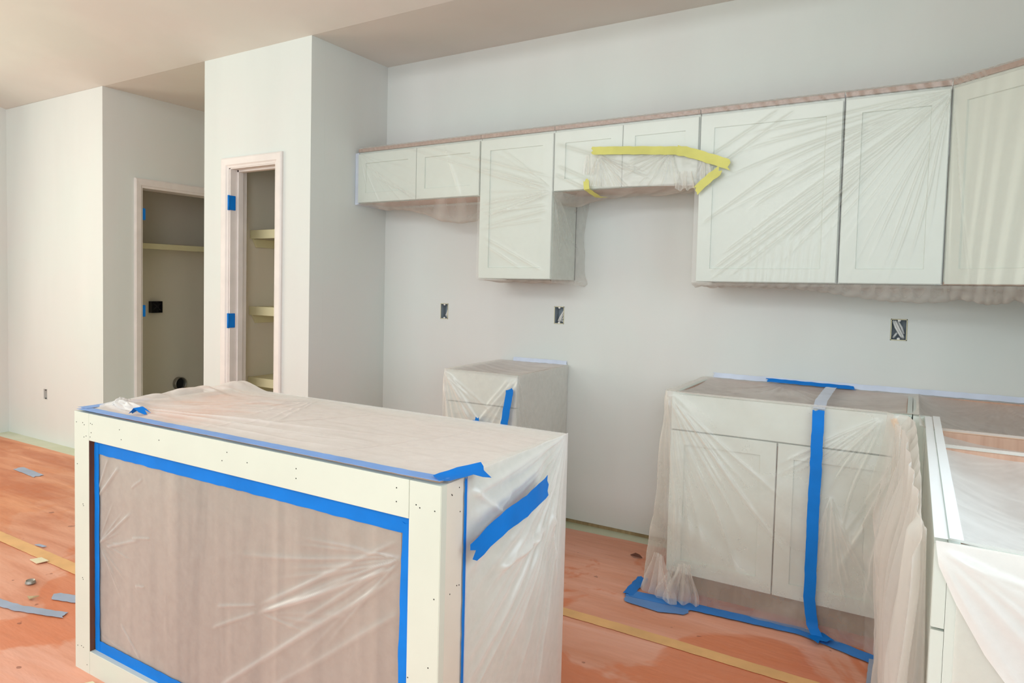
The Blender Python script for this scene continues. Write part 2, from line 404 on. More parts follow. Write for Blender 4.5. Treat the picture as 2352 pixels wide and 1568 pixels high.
# ================================================================== THE ROOM
CZ = 2.706; YB = 3.79; XS = -2.85; XR = 0.69; YP = 3.072; XP = -3.768; XL = -4.888; XE = -6.28; SL = 0.22; YF = -3.5
tag(boxes('floor', [(XE-0.1, XR+0.1, YF-0.1, 6.2, -0.06, 0.0)], 'slab'), kind='structure')
bm = bmesh.new()
def slab(bm, pts, t):
    a = [bm.verts.new(p) for p in pts]; b = [bm.verts.new((p[0], p[1], p[2]+t)) for p in pts]
    bm.faces.new(a[::-1]); bm.faces.new(b)
    for i in range(4): j = (i+1) % 4; bm.faces.new((a[i], a[j], b[j], b[i]))
slab(bm, [(XE-0.1, YP, CZ), (XR+0.1, YP, CZ), (XR+0.1, 6.2, CZ), (XE-0.1, 6.2, CZ)], 0.08)
zf = CZ+SL*(YP-YF)
slab(bm, [(XE-0.1, YF-0.1, zf), (XR+0.1, YF-0.1, zf), (XR+0.1, YP, CZ), (XE-0.1, YP, CZ)], 0.08)
me = bpy.data.meshes.new('ceiling'); bm.to_mesh(me); bm.free(); tag(link('ceiling', me, 'ceiling'), kind='structure')

OB = [(-2.413, -2.356, 1.103, 1.199), (-1.657, -1.597, 1.107, 1.205), (-0.082, -0.021, 1.108, 1.202)]
holed_wall('wall_back', YB, 'y', 0.0127, XS, XR+0.1, 0.022, CZ, OB, 'wall')
holed_wall('wall_back_outer', YB+0.10, 'y', 0.02, XS-0.1, XR+0.1, 0.0, CZ, [], 'wall')
tag(boxes('trim_1', [(XS, XR, YB+0.0135, YB+0.0965, 0.0, 0.05)], 'plate'), kind='structure')
holed_wall('wall_pantry_side', XS, 'x', -0.115, YP+0.1152, 5.2, 0.0, CZ, [], 'wall')
holed_wall('wall_pantry', YP, 'y', 0.115, XP, XS, 0.0, CZ, [(-3.538, -3.118, 0.0, 2.022)], 'wall')
holed_wall('wall_pantry_hall', XP, 'x', 0.11, YP+0.116, 5.2, 0.0, CZ, [], 'closet')
holed_wall('wall_pantry_back', 3.93, 'y', 0.05, XP+0.11, XS-0.115, 0.0, CZ, [], 'closet')
holed_wall('wall_left', 3.066, 'y', 0.12, XE, XL, 0.0, CZ, [(-5.718, -5.664, 0.338, 0.422)], 'wall')
holed_wall('wall_hall', XL, 'x', -0.12, 3.066+0.1201, 6.1, 0.0, CZ, [(3.385, 4.30, 0.0, 2.022)], 'wall')
holed_wall('wall_hall_end', 5.2, 'y', 0.1, XL, XS, 0.0, CZ, [], 'wall')
holed_wall('wall_laundry_back', -5.72, 'x', -0.05, 3.19, 6.1, 0.0, CZ, [], 'closet')
holed_wall('wall_laundry_end', 4.95, 'y', 0.05, -5.72, XL-0.12, 0.0, CZ, [], 'closet')
holed_wall('wall_left_window', XE, 'x', -0.1, YF, 3.066, 0.0, 4.3, [(-0.4, 2.2, 0.6, 2.4)], 'wall')
holed_wall('wall_right', XR, 'x', 0.1, YF, YB+0.1, 0.0, 4.3, [(1.15, 2.35, 1.12, 2.12), (-2.75, -0.65, 0.85, 2.45)], 'wall')  # second opening added for the right fill light
holed_wall('wall_front', YF, 'y', -0.1, XE, XR, 0.0, 4.3, [(-5.4, 0.2, 0.25, 2.65), (-5.2, 0.0, 2.9, 3.8)], 'wall')  # upper opening added for the high fill light

# ---- door frames
def casing(parent, axis, plane, sgn, u0, u1, zt, wd, right=True):
    """door casing of two stepped boards a side, mitred head"""
    def bd(name, pts):
        bm = bmesh.new()
        prof = [(0.0, 0.006), (0.18, 0.010), (0.30, 0.016), (0.86, 0.019), (1.0, 0.014)]   # across 0=inner..1=outer, thickness
        rows = []
        for (inn, out) in pts:
            rows.append([(inn[0]+(out[0]-inn[0])*t, inn[1]+(out[1]-inn[1])*t, th) for t, th in [(0, 0)]+prof+[(1, 0)]])
        R_ = [[bm.verts.new((plane+sgn*p[2], p[0], p[1]) if axis == 'x' else (p[0], plane+sgn*p[2], p[1])) for p in r] for r in rows]
        for i in range(len(prof)+1): bm.faces.new((R_[0][i], R_[0][i+1], R_[1][i+1], R_[1][i]))
        bm.faces.new(R_[0]); bm.faces.new(R_[1][::-1]); bmesh.ops.recalc_face_normals(bm, faces=bm.faces[:])
        me = bpy.data.meshes.new(name); bm.to_mesh(me); bm.free(); return link(name, me, 'trim', parent)
    bd('casing', [((u0, 0), (u0-wd, 0)), ((u0, zt), (u0-wd, zt+wd))])
    bd('casing', [((u1, 0), (u1+wd, 0)), ((u1, zt), (u1+wd, zt+wd))])
    bd('head_casing', [((u0, zt), (u0-wd, zt+wd)), ((u1, zt), (u1+wd, zt+wd))])
d1 = empty('door_1', (-3.33, YP, 0), None, None); d1['kind'] = 'structure'
casing(d1, 'y', YP, -1, -3.530, -3.126, 2.014, 0.062)
boxes('jamb', [(-3.538, -3.520, YP-0.001, YP+0.135, 0, 2.02), (-3.126, -3.118, YP-0.001, YP+0.13, 0, 2.02), (-3.538, -3.118, YP-0.001, YP+0.135, 2.008, 2.022)], 'trim', d1, 0.001)
boxes('door_stop', [(-3.520, -3.508, YP+0.055, YP+0.095, 0, 2.008), (-3.520, -3.126, YP+0.055, YP+0.095, 1.996, 2.008)], 'trim', d1, 0.001)
for z in (1.80, 1.066):
    h = boxes('hinge', [(-3.521, -3.516, YP-0.012, YP+0.040, z-0.045, z+0.045)], 'blue', d1, 0.004); tag(h, 'hinge masked with blue tape')
    tube('hinge_pin', [(-3.520, YP-0.014, z-0.046), (-3.520, YP-0.014, z+0.046)], 0.007, 'blue', h)
d2 = empty('door_2', (XL, 3.85, 0), None, None); d2['kind'] = 'structure'
casing(d2, 'x', XL, 1, 3.395, 4.29, 2.012, 0.070)
boxes('jamb', [(XL-0.13, XL+0.001, 3.385, 3.395, 0, 2.02), (XL-0.13, XL+0.001, 4.29, 4.30, 0, 2.02), (XL-0.13, XL+0.001, 3.385, 4.30, 2.012, 2.022)], 'trim', d2, 0.001)
for z in (1.815, 1.070):
    tag(boxes('hinge', [(XL-0.05, XL-0.002, 3.393, 3.428, z-0.045, z+0.045)], 'blue', d2, 0.004), 'hinge masked with blue tape')

# ---- pantry shelves
def shelf(z, y0, label):
    t = empty('shelf', (-3.3, 3.6, z), label, 'shelf', 'pantry shelves')
    boxes('board', [(XP+0.112, XS-0.117, y0+0.012, 3.928, z-0.02, z)], 'shelf', t)
    boxes('front_edge', [(XP+0.112, XS-0.117, y0, y0+0.012, z-0.055, z+0.002)], 'shelf', t, 0.001)
    # side cleat with a slanted end
    bm = bmesh.new(); x0, x1 = XP+0.112, XP+0.130
    pr = [(y0+0.02, z-0.056), (3.925, z-0.056), (3.925, z-0.11), (y0+0.05, z-0.11)]
    a = [bm.verts.new((x0, *p)) for p in pr]; b = [bm.verts.new((x1, *p)) for p in pr]
    bm.faces.new(a); bm.faces.new(b[::-1])
    for i in range(4): j = (i+1) % 4; bm.faces.new((a[i], b[i], b[j], a[j]))
    bmesh.ops.recalc_face_normals(bm, faces=bm.faces[:]); me = bpy.data.meshes.new('cleat'); bm.to_mesh(me); bm.free(); link('cleat', me, 'shelf', t)
shelf(1.652, 3.36, 'top white pantry shelf seen through the door opening')
shelf(1.145, 3.355, 'middle white pantry shelf seen through the door opening')
shelf(0.672, 3.35, 'lowest white pantry shelf, just above the island top')

# ---- laundry nook
t = empty('shelf', (-5.55, 4.1, 1.65), 'long pale shelf high in the dark laundry closet', 'shelf')
boxes('board', [(-5.718, -5.412, 3.19, 4.945, 1.600, 1.620)], 'shelf', t); boxes('front_edge', [(-5.411, -5.398, 3.19, 4.945, 1.575, 1.622)], 'shelf', t, 0.001)
def outlet(name, cx, cz, w_, h_, plane, axis, label, body, wires, lip=0.0, depth=0.06):
    """gang box let into the wall: shell, mounting ears, cable tails"""
    def T(u, d, z): return (u, plane+d, z) if axis == 'y' else (plane-d, u, z)
    t = empty(name, T(cx, 0, cz), label, 'outlet box', 'open wiring boxes')
    bm = bmesh.new(); x0, x1, z0, z1 = cx-w_/2, cx+w_/2, cz-h_/2, cz+h_/2
    def ring(i, d): return [bm.verts.new(T(u, d, z)) for u, z in ((x0+i, z0+i), (x1-i, z0+i), (x1-i, z1-i), (x0+i, z1-i))]
    o0 = ring(0, depth); o1 = ring(0, lip); i1 = ring(0.003, lip); i0 = ring(0.003, depth-0.004)
    for A, B in ((o0, o1), (o1, i1), (i1, i0)):
        for i in range(4): j = (i+1) % 4; bm.faces.new((A[i], A[j], B[j], B[i]))
    bm.faces.new(i0); bm.faces.new(o0[::-1]); bmesh.ops.recalc_face_normals(bm, faces=bm.faces[:])
    me = bpy.data.meshes.new('box_shell'); bm.to_mesh(me); bm.free(); link('box_shell', me, body, t)
    bm = bmesh.new()
    rimw = 0.0025
    for (a, b, c, d) in ((x0, x1, z0, z0+rimw), (x0, x1, z1-rimw, z1), (x0, x0+rimw, z0, z1), (x1-rimw, x1, z0, z1)):
        p0 = T(a, -0.0015, c); p1 = T(b, lip, d); bm_box(bm, min(p0[0], p1[0]), max(p0[0], p1[0]), min(p0[1], p1[1]), max(p0[1], p1[1]), c, d)
    me = bpy.data.meshes.new('rim'); bm.to_mesh(me); bm.free(); link('rim', me, 'shelf' if body == 'box' else body, t)
    for z in (z0+0.006, z1-0.006):
        tube('mounting_ear', [T(cx, -0.001, z), T(cx, 0.006, z)], 0.006, 'white_plastic' if body == 'box' else 'dark', t, 10)
    for wv in wires:
        tube('wire', [T(cx+u*w_, d, cz+z*h_) for u, d, z in wv], 0.0050, 'wire' if body == 'box' else 'dark', t, 6)
    return t
W1 = [[(0.45, 0.02, 0.35), (0.30, 0.015, 0.0), (0.12, 0.012, -0.25), (0.2, 0.02, -0.4)], [(0.46, 0.015, 0.05), (0.34, 0.012, -0.2), (0.22, 0.02, -0.42)]]
W2 = [[(0.46, 0.012, 0.30), (0.1, 0.008, -0.08), (-0.14, 0.012, -0.32), (0.05, 0.03, -0.38)], [(0.46, 0.018, 0.18), (0.15, 0.012, -0.12), (0.0, 0.012, -0.4)], [(0.46, 0.03, 0.0), (0.2, 0.02, -0.2), (0.1, 0.02, -0.35), (0.4, 0.02, -0.33)]]
W3 = [[(-0.38, 0.012, 0.42), (-0.2, 0.008, 0.1), (0.1, 0.008, -0.25), (0.25, 0.02, -0.42)], [(-0.25, 0.012, 0.42), (0.0, 0.01, 0.05), (0.25, 0.012, -0.3), (0.33, 0.02, -0.42)], [(-0.1, 0.02, 0.4), (0.15, 0.02, 0.1), (0.3, 0.02, -0.2)], [(-0.35, 0.02, -0.4), (-0.1, 0.02, -0.15)]]
outlet('outlet_box', -2.3845, 1.151, 0.055, 0.094, YB, 'y', 'leftmost open wiring box in back wall, left of the hanging cabinet', 'box', W1)
outlet('outlet_box', -1.627, 1.156, 0.058, 0.096, YB, 'y', 'open wiring box with looped wires in back wall above the small base cabinet', 'box', W2)
outlet('outlet_box', -0.0515, 1.155, 0.059, 0.092, YB, 'y', 'open wiring box with thick wires in back wall at the right', 'box', W3)
outlet('outlet_box', -5.691, 0.380, 0.052, 0.082, 3.066, 'y', 'low open wiring box in the far left wall', 'wire', [])
outlet('outlet_box', 4.095, 1.062, 0.115, 0.105, -5.672, 'x', 'black square wiring box in the laundry closet wall', 'dark', [[(-0.3, 0.0, 0.3), (0.0, -0.01, 0.0), (0.3, 0.0, -0.3)], [(0.3, 0.0, 0.3), (0.0, -0.008, 0.1), (-0.3, 0.0, -0.2)]], lip=0.0, depth=0.045)
t = empty('dryer_vent', (-5.72, 4.362, 0.33), 'round metal dryer vent stub low in the laundry closet wall', 'vent')
bm = bmesh.new(); rg = []
for (r, x) in ((0.062, -5.719), (0.062, -5.670), (0.057, -5.670), (0.057, -5.712)):
    rg.append([bm.verts.new((x, 4.362+r*math.cos(a), 0.33+r*math.sin(a))) for a in [2*math.pi*i/28 for i in range(28)]])
for A, B in zip(rg, rg[1:]):
    for i in range(28): bm.faces.new((A[i], A[(i+1) % 28], B[(i+1) % 28], B[i]))
bmesh.ops.recalc_face_normals(bm, faces=bm.faces[:])
me = bpy.data.meshes.new('pipe'); bm.to_mesh(me); bm.free(); link('pipe', me, 'metal', t, True)
bm = bmesh.new(); bmesh.ops.create_circle(bm, cap_ends=True, segments=28, radius=0.057, matrix=Matrix.Translation((-5.712, 4.362, 0.33)) @ Matrix.Rotation(math.pi/2, 4, 'Y'))
me = bpy.data.meshes.new('duct_opening'); bm.to_mesh(me); bm.free(); link('duct_opening', me, 'dark', t)

# ================================================================== FLOOR PAPER
def paper(x0, x1, y0, y1, label, seed, z=0.002, cut=None):
    nu = max(4, int((x1-x0)/0.04)); nv = max(4, int((y1-y0)/0.04))
    U, V = UV(nu, nv); X = x0+(x1-x0)*U; Y = y0+(y1-y0)*V
    Y = Y+(V-0.5)*0.02*fbm(X*2, Y*0+seed, seed)*2
    Z = z+0.002*np.clip(fbm(X*1.5, Y*5, seed, 3)+0.15, 0, 1)+0.0005
    s = Sheet(); s.grid(stack(X, Y, Z)); o = s.build('floor_paper', 'rosin')
    return tag(o, label, 'paper', 'sheets of floor paper')
paper(-4.84, 0.62, 2.72, 3.055, 'pinkish floor paper under the sink cabinet edge, hall side strip', 2) if False else None
paper(-2.84, 0.66, 2.69, 3.70, 'pink floor paper sheet along the back wall in front of the drywall gap', 3)
paper(-6.2, -2.845, 2.69, 2.93, 'narrow rust floor paper strip before the far left wall', 4)
paper(-6.2, 0.66, 1.765, 2.70, 'orange floor paper sheet behind the island, between both tan seams', 5, 0.0035)
paper(-6.2, 0.66, 0.84, 1.775, 'orange-pink floor paper sheet that the island front stands on', 6, 0.0018)
paper(-6.2, 0.66, -0.2, 0.85, 'floor paper sheet nearest the camera, left of the island foot', 7, 0.0032)
def floor_tape(path, side, wd, label, mat, group=None, z=0.0068, **kw):
    return tape([(x, y, z) for x, y in path], side, wd, label, mat, group, **kw)
floor_tape([(-1.6, 2.71), (-0.9, 2.718), (0.02, 2.70)], (0, 1, 0), 0.066, 'tan tape over the paper seam, right of the island', 'seam_tape', seed=3)
floor_tape([(-4.6, 1.785), (-3.4, 1.78), (-2.7, 1.775)], (0, 1, 0), 0.070, 'tan tape over the paper seam, left of the island', 'seam_tape', seed=4)
floor_tape([(-3.35, 1.345), (-2.86, 1.43), (-2.66, 1.505)], (-0.3, 1, 0), 0.045, 'long dusty blue-grey tape scrap on the floor paper', 'grey_tape', seed=5, rag=0.006)
floor_tape([(-2.86, 1.572), (-2.62, 1.66)], (-0.4, 1, 0), 0.06, 'short dusty blue-grey tape scrap beside the island post', 'grey_tape', seed=6, rag=0.008)
floor_tape([(-5.0, 2.50), (-4.7, 2.48)], (0, 1, 0), 0.07, 'faint grey tape scrap far left behind the island', 'grey_tape', seed=61, rag=0.008)
# debris
def scrap(name, x, y, pts, mat, label, cat, lift=0.007, h=0.003):
    bm = bmesh.new(); n = len(pts)
    a = [bm.verts.new((x+p[0], y+p[1], lift+p[2])) for p in pts]; b = [bm.verts.new((x+p[0], y+p[1], lift+h+p[2])) for p in pts]
    bm.faces.new(a[::-1]); bm.faces.new(b)
    for i in range(n): bm.faces.new((a[i], a[(i+1) % n], b[(i+1) % n], b[i]))
    bmesh.ops.triangulate(bm, faces=bm.faces[:])
    me = bpy.data.meshes.new(name); bm.to_mesh(me); bm.free(); return tag(link(name, me, mat), label, cat)
scrap('paper_scrap', -3.274, 1.729, [(-0.045, -0.02, 0), (0.03, -0.028, 0.002), (0.045, 0.02, 0.004), (-0.025, 0.024, 0.001)], 'paper_scrap', 'small cream paper scrap on the floor left of the island', 'scrap')
scrap('tape_scrap', -3.453, 1.828, [(-0.035, -0.008, 0), (0.03, -0.002, 0.002), (0.038, 0.012, 0.003), (-0.02, 0.008, 0.001)], 'grey_tape', 'tiny grey-blue tape scrap behind the cream paper scrap', 'scrap')
scrap('wood_scrap', -2.909, 1.508, [(-0.03, -0.006, 0), (0.004, -0.016, 0), (0.03, 0.012, 0.012), (0.002, 0.002, 0.006)], 'plate', 'small folded wood splinter near the grey tape scraps', 'scrap')
scrap('dry_leaf', -1.062, 3.492, [(-0.03, 0, 0), (-0.01, -0.012, 0.003), (0.03, -0.004, 0.0), (0.012, 0.012, 0.006), (-0.008, 0.008, 0.012)], 'leaf', 'small dark brown leaf scrap on the pink paper near the back wall', 'scrap')
scrap('plaster_scrap', -2.12, 1.262, [(-0.05, -0.02, 0), (0.0, -0.06, 0), (0.09, -0.05, 0), (0.06, 0.03, 0.002), (-0.02, 0.04, 0.001)], 'paper_scrap', 'pale yellow scrap on the floor at the foot of the island', 'scrap')
bm = bmesh.new()
bmesh.ops.create_cone(bm, segments=20, radius1=0.022, radius2=0.018, depth=0.010, cap_ends=True, matrix=Matrix.Translation((-3.063, 1.579, 0.014)))
top_f = max(bm.faces, key=lambda f_: f_.calc_center_median().z if len(f_.verts) > 4 else -1)
r = bmesh.ops.inset_region(bm, faces=[top_f], thickness=0.005); bmesh.ops.translate(bm, verts=top_f.verts[:], vec=(0, 0, -0.004))
me = bpy.data.meshes.new('bottle_cap'); bm.to_mesh(me); bm.free()
tag(link('bottle_cap', me, 'metal'), 'small round olive cap lying on the floor left of the island', 'cap')

# ================================================================== WALL CABINETS
def wall_cab(x0, x1, z0, splits, label, z1=2.110):
    t = empty('wall_cabinet', ((x0+x1)/2, YB-0.16, z0), label, 'cabinet', 'wall cabinets')
    yf = 3.482
    boxes('body', [(x0, x0+0.016, yf+0.018, YB-0.002, z0, z1), (x1-0.016, x1, yf+0.018, YB-0.002, z0, z1), (x0, x1, YB-0.010, YB-0.002, z0, z1), (x0, x1, yf+0.018, YB-0.010, z1-0.016, z1)], 'cabinet', t)
    boxes('bottom_panel', [(x0+0.016, x1-0.016, yf+0.018, YB-0.010, z0+0.006, z0+0.018)], 'birch', t)
    boxes('face_frame', [(x0, x0+0.03, yf, yf+0.018, z0, z1), (x1-0.03, x1, yf, yf+0.018, z0, z1), (x0+0.03, x1-0.03, yf, yf+0.018, z0, z0+0.03), (x0+0.03, x1-0.03, yf, yf+0.018, z1-0.03, z1)]+
          [(s-0.012, s+0.012, yf, yf+0.018, z0+0.03, z1-0.03) for s in splits], 'cabinet', t)
    boxes('top_rail', [(x0, x1, yf-0.014, YB-0.01, z1+0.001, z1+0.020)], 'rail_wood', t)
    ed = [x0+0.003]+[s for s in splits]+[x1-0.003]
    for i in range(len(ed)-1):
        a = ed[i]+(0.0015 if i else 0); b = ed[i+1]-(0.0015 if i < len(ed)-2 else 0)
        shaker('door', b-a, z1-0.013-(z0+0.002), 'cabinet', t, frame_mat((a, 3.461, z0+0.002), (1, 0, 0), (0, 0, 1)))
    return t
wall_cab(-2.820, -1.9695, 1.803, [-2.388], 'short two-door wall cabinet at the left end of the row')
wall_cab(-1.9665, -1.5405, 1.352, [], 'tall narrow wall cabinet hanging lower between the two short ones')
wall_cab(-1.5375, -0.8335, 1.800, [-1.184], 'short two-door wall cabinet over the stove gap, behind yellow tape')
wall_cab(-0.8290, -0.2705, 1.350, [], 'tall wide single-door wall cabinet right of the stove gap')
wall_cab(-0.2655, 0.0830, 1.350, [], 'tall wall cabinet next to the diagonal corner cabinet')
# diagonal corner wall cabinet
t = empty('wall_cabinet', (0.4, 3.5, 1.35), 'diagonal corner wall cabinet at the right edge of the row', 'cabinet', 'wall cabinets')
A_ = Vector((0.0865, 3.482, 0)); B_ = Vector((0.3635, 3.205, 0)); dd = (B_-A_); LD = dd.length; dn = dd.normalized()
def prism(name, pts, z0, z1, mat, parent):
    bm = bmesh.new(); a = [bm.verts.new((p[0], p[1], z0)) for p in pts]; b = [bm.verts.new((p[0], p[1], z1)) for p in pts]
    bm.faces.new(a[::-1]); bm.faces.new(b)
    for i in range(len(pts)): j = (i+1) % len(pts); bm.faces.new((a[i], a[j], b[j], b[i]))
    bmesh.ops.recalc_face_normals(bm, faces=bm.faces[:])
    me = bpy.data.meshes.new(name); bm.to_mesh(me); bm.free(); return link(name, me, mat, parent)
inw = Vector((0.7071, 0.7071, 0))*0.0
pts = [(0.0865, 3.482), (0.3635, 3.205), (XR-0.003, 3.205), (XR-0.003, YB-0.003), (0.0865, YB-0.003)]
prism('body', pts, 1.362, 2.110, 'cabinet', t); prism('bottom_panel', pts, 1.350, 1.3615, 'birch', t)
prism('top_rail', [(0.087, 3.470), (0.3635, 3.193), (XR-0.004, 3.193), (XR-0.004, YB-0.004), (0.087, YB-0.004)], 2.1105, 2.130, 'rail_wood', t)
shaker('door', LD-0.03, 0.745, 'cabinet', t, frame_mat((A_.x+dn.x*0.015-0.0085, A_.y+dn.y*0.015-0.0085, 1.352), tuple(dn), (0, 0, 1)))
# scribe filler at the left end
t = boxes('filler_strip', [(-2.849, -2.8215, 3.474, 3.492, 1.795, 2.108), (-2.849, -2.832, 3.492, YB-0.003, 1.795, 2.108)], 'pale_tape', None, 0.001)
tag(t, 'pale bluish filler strip between side wall and left wall cabinet', 'filler')

# ================================================================== BASE CABINETS (no worktop yet, open on top)
HB = 0.876
def base_cab(x0, x1, yfront, yback, label, doors, drawer=0.155, front='-y', drawers_all=None, toe=True, name='base_cabinet', ends='birch'):
    """open-topped base cabinet in local axes: u along the front, d depth, z up"""
    W_ = x1-x0; D_ = yback-yfront
    t = empty(name, ((x0+x1)/2, (yfront+yback)/2, 0), label, 'cabinet', 'open base cabinets')
    yf = yfront+0.02
    boxes('side_panel', [(x0, x0+0.016, yf+0.018, yback, 0.0, HB)], 'cabinet', t); boxes('side_panel', [(x1-0.016, x1, yf+0.018, yback, 0.0, HB)], 'cabinet', t)
    boxes('back_panel', [(x0+0.0165, x1-0.0165, yback-0.008, yback, 0.1, HB)], 'birch', t)
    boxes('bottom_panel', [(x0+0.0165, x1-0.0165, yf+0.02, yback-0.009, 0.1, 0.114)], 'birch', t)
    boxes('liner', [(x0+0.0165, x0+0.018, yf+0.02, yback-0.009, 0.115, HB-0.004)], 'birch', t)
    boxes('liner', [(x1-0.018, x1-0.0165, yf+0.02, yback-0.009, 0.115, HB-0.004)], 'birch', t)
    boxes('face_frame', [(x0, x0+0.03, yf, yf+0.018, 0.105, HB), (x1-0.03, x1, yf, yf+0.018, 0.105, HB), (x0+0.03, x1-0.03, yf, yf+0.018, HB-0.03, HB), (x0+0.03, x1-0.03, yf, yf+0.018, 0.105, 0.13), (x0+0.03, x1-0.03, yf, yf+0.018, 0.700, 0.730)], 'cabinet', t)
    boxes('toe_kick', [(x0+0.0165, x1-0.0165, yf+0.055, yf+0.070, 0.0, 0.1)], 'toe', t)
    shaker('drawer_front', W_-0.006, HB-0.005-0.7215, 'cabinet', t, frame_mat((x0+0.003, yfront, 0.7215), (1, 0, 0), (0, 0, 1)), flat=True)
    ed = [x0+0.003]+doors+[x1-0.003]
    for i in range(len(ed)-1):
        a = ed[i]+(0.0025 if i else 0); b = ed[i+1]-(0.0025 if i < len(ed)-2 else 0)
        shaker('door', b-a, 0.716-0.107, 'cabinet', t, frame_mat((a, yfront, 0.107), (1, 0, 0), (0, 0, 1)))
    return t
t = base_cab(-1.978, -1.568, 3.170, 3.785, 'small lone base cabinet wrapped in film, left of the stove gap', [])
base_cab(-0.833, 0.010, 3.150, 3.785, 'two-door sink base cabinet with wide false drawer front, under the right wall cabinets', [-0.4205])
# corner base cabinet: carcass only (its front is the inside corner)
t = empty('base_cabinet', (0.35, 3.3, 0), 'open corner base cabinet under draped grey film at the right wall', 'cabinet', 'open base cabinets')
boxes('side_panel', [(0.0125, 0.0285, 3.19, 3.785, 0, HB)], 'cabinet', t)
boxes('back_panel', [(0.029, 0.685, 3.777, 3.785, 0.1, HB)], 'birch', t)
boxes('bottom_panel', [(0.029, 0.685, 2.893, 3.776, 0.1, 0.114)], 'birch', t)
tag(boxes('side_panel', [(0.086, 0.685, 2.870, 2.886, 0.0, HB)], 'orange_ply', t), 'orange-tan plywood side panel')
boxes('corner_post', [(0.0125, 0.062, 3.150, 3.188, 0.0, HB), (0.045, 0.062, 2.890, 3.149, 0.0, HB)], 'cabinet', t)
def leg_cab(y0, y1, label, xf=0.047, dr=0.7215):
    """base cabinet standing on the right wall, its front facing left"""
    t = empty('base_cabinet', (0.35, (y0+y1)/2, 0), label, 'cabinet', 'open base cabinets')
    boxes('side_panel', [(xf+0.038, XR-0.005, y0, y0+0.016, 0, HB)], 'cabinet', t); boxes('side_panel', [(xf+0.038, XR-0.005, y1-0.016, y1, 0, HB)], 'birch', t)
    boxes('back_panel', [(XR-0.013, XR-0.005, y0+0.0165, y1-0.0165, 0.1, HB)], 'birch', t)
    boxes('bottom_panel', [(xf+0.04, XR-0.0135, y0+0.0165, y1-0.0165, 0.1, 0.114)], 'birch', t)
    boxes('face_frame', [(xf+0.0205, xf+0.038, y0, y0+0.03, 0.105, HB), (xf+0.0205, xf+0.038, y1-0.03, y1, 0.105, HB), (xf+0.0205, xf+0.038, y0+0.03, y1-0.03, HB-0.03, HB), (xf+0.0205, xf+0.038, y0+0.03, y1-0.03, 0.105, 0.135)], 'cabinet', t)
    boxes('toe_kick', [(xf+0.095, xf+0.110, y0+0.017, y1-0.017, 0, 0.1)], 'toe', t)
    L = y1-y0-0.006
    shaker('drawer_front', L, HB-0.003-dr, 'cabinet', t, frame_mat((xf, y1-0.003, dr), (0, -1, 0), (0, 0, 1)), flat=True)
    shaker('door', L, dr-0.005-0.107, 'cabinet', t, frame_mat((xf, y1-0.003, 0.107), (0, -1, 0), (0, 0, 1)))
leg_cab(2.574, 2.868, 'narrow open base cabinet between corner unit and end unit')
leg_cab(1.580, 2.572, 'end base cabinet nearest the camera at the right edge, cream drawer side showing')

# ================================================================== ISLAND
IX0, IX1, IY0, IY1 = -2.285, -0.835, 1.328, 2.015
isl = empty('kitchen_island', ((IX0+IX1)/2, (IY0+IY1)/2, 0), 'cream kitchen island with framed recessed front, wrapped in film', 'island')
boxes('stile', [(IX0, -2.2005, IY0, IY0+0.030, 0, HB)], 'island_paint', isl, 0.0012)
boxes('stile', [(-0.9195, IX1, IY0, IY0+0.0225, 0, HB)], 'island_paint', isl, 0.0012)
boxes('top_rail', [(-2.1995, -0.9205, IY0, IY0+0.022, 0.787, HB)], 'island_paint', isl, 0.0012)
boxes('bottom_rail', [(-2.1995, -0.9205, IY0, IY0+0.022, 0, 0.080)], 'island_paint', isl, 0.0012)
boxes('raw_edge', [(-2.2003, -2.1985, IY0+0.001, IY0+0.0235, 0.0805, 0.7865)], 'brown_edge', isl)
boxes('recess_panel', [(-2.21, -0.90, 1.3535, 1.372, 0.0, 0.80)], 'oak_panel', isl)
boxes('corner_trim', [(IX1+0.0003, IX1+0.0015, IY0+0.0005, IY0+0.0225, 0, HB)], 'island_paint', isl)
tag(boxes('end_pilaster', [(IX1-0.018, IX1+0.001, IY0+0.0235, 1.428, 0, HB)], 'pilaster', isl, 0.001), 'beige pilaster board on the end')
boxes('end_panel', [(IX1-0.020, IX1-0.004, 1.4285, IY1, 0, HB)], 'island_paint', isl)
boxes('end_panel', [(IX0, IX0+0.016, IY0+0.031, IY1, 0, HB)], 'island_paint', isl)
boxes('far_panel', [(IX0+0.017, IX1-0.021, IY1-0.016, IY1, 0, HB)], 'island_paint', isl)
boxes('top_board', [(IX0+0.017, IX1-0.021, IY0+0.046, IY1-0.017, 0.846, 0.862)], 'island_top', isl)
nh = bpy.data.meshes.new('nail_hole'); bm = bmesh.new(); bmesh.ops.create_cone(bm, segments=7, radius1=0.0016, radius2=0.0016, depth=0.0012, cap_ends=True, matrix=Matrix.Rotation(math.pi/2, 4, 'X')); bm.to_mesh(nh); bm.free(); nh.materials.append(M['nail'])
for (x, z) in ((-2.272, 0.84), (-2.235, 0.842), (-2.226, 0.836), (-2.215, 0.80), (-2.228, 0.795), (-2.19, 0.845), (-2.18, 0.843), (-2.186, 0.815), (-2.192, 0.80), (-2.03, 0.845), (-2.02, 0.815), (-1.83, 0.84), (-1.53, 0.848), (-1.55, 0.822), (-1.45, 0.832), (-1.27, 0.845), (-1.27, 0.82),
               (-0.955, 0.852), (-0.955, 0.82), (-0.90, 0.823), (-0.89, 0.818), (-0.85, 0.818), (-0.848, 0.62), (-0.86, 0.46), (-0.915, 0.42), (-0.895, 0.40), (-2.268, 0.70), (-2.235, 0.57), (-2.232, 0.565), (-2.24, 0.32), (-2.236, 0.315), (-2.27, 0.08), (-2.248, 0.085), (-2.236, 0.083), (-2.215, 0.03)):
    o = bpy.data.objects.new('nail_hole', nh); COL.objects.link(o); o.location = (x, IY0, z); o.parent = isl; o.matrix_parent_inverse = isl.matrix_world.inverted()
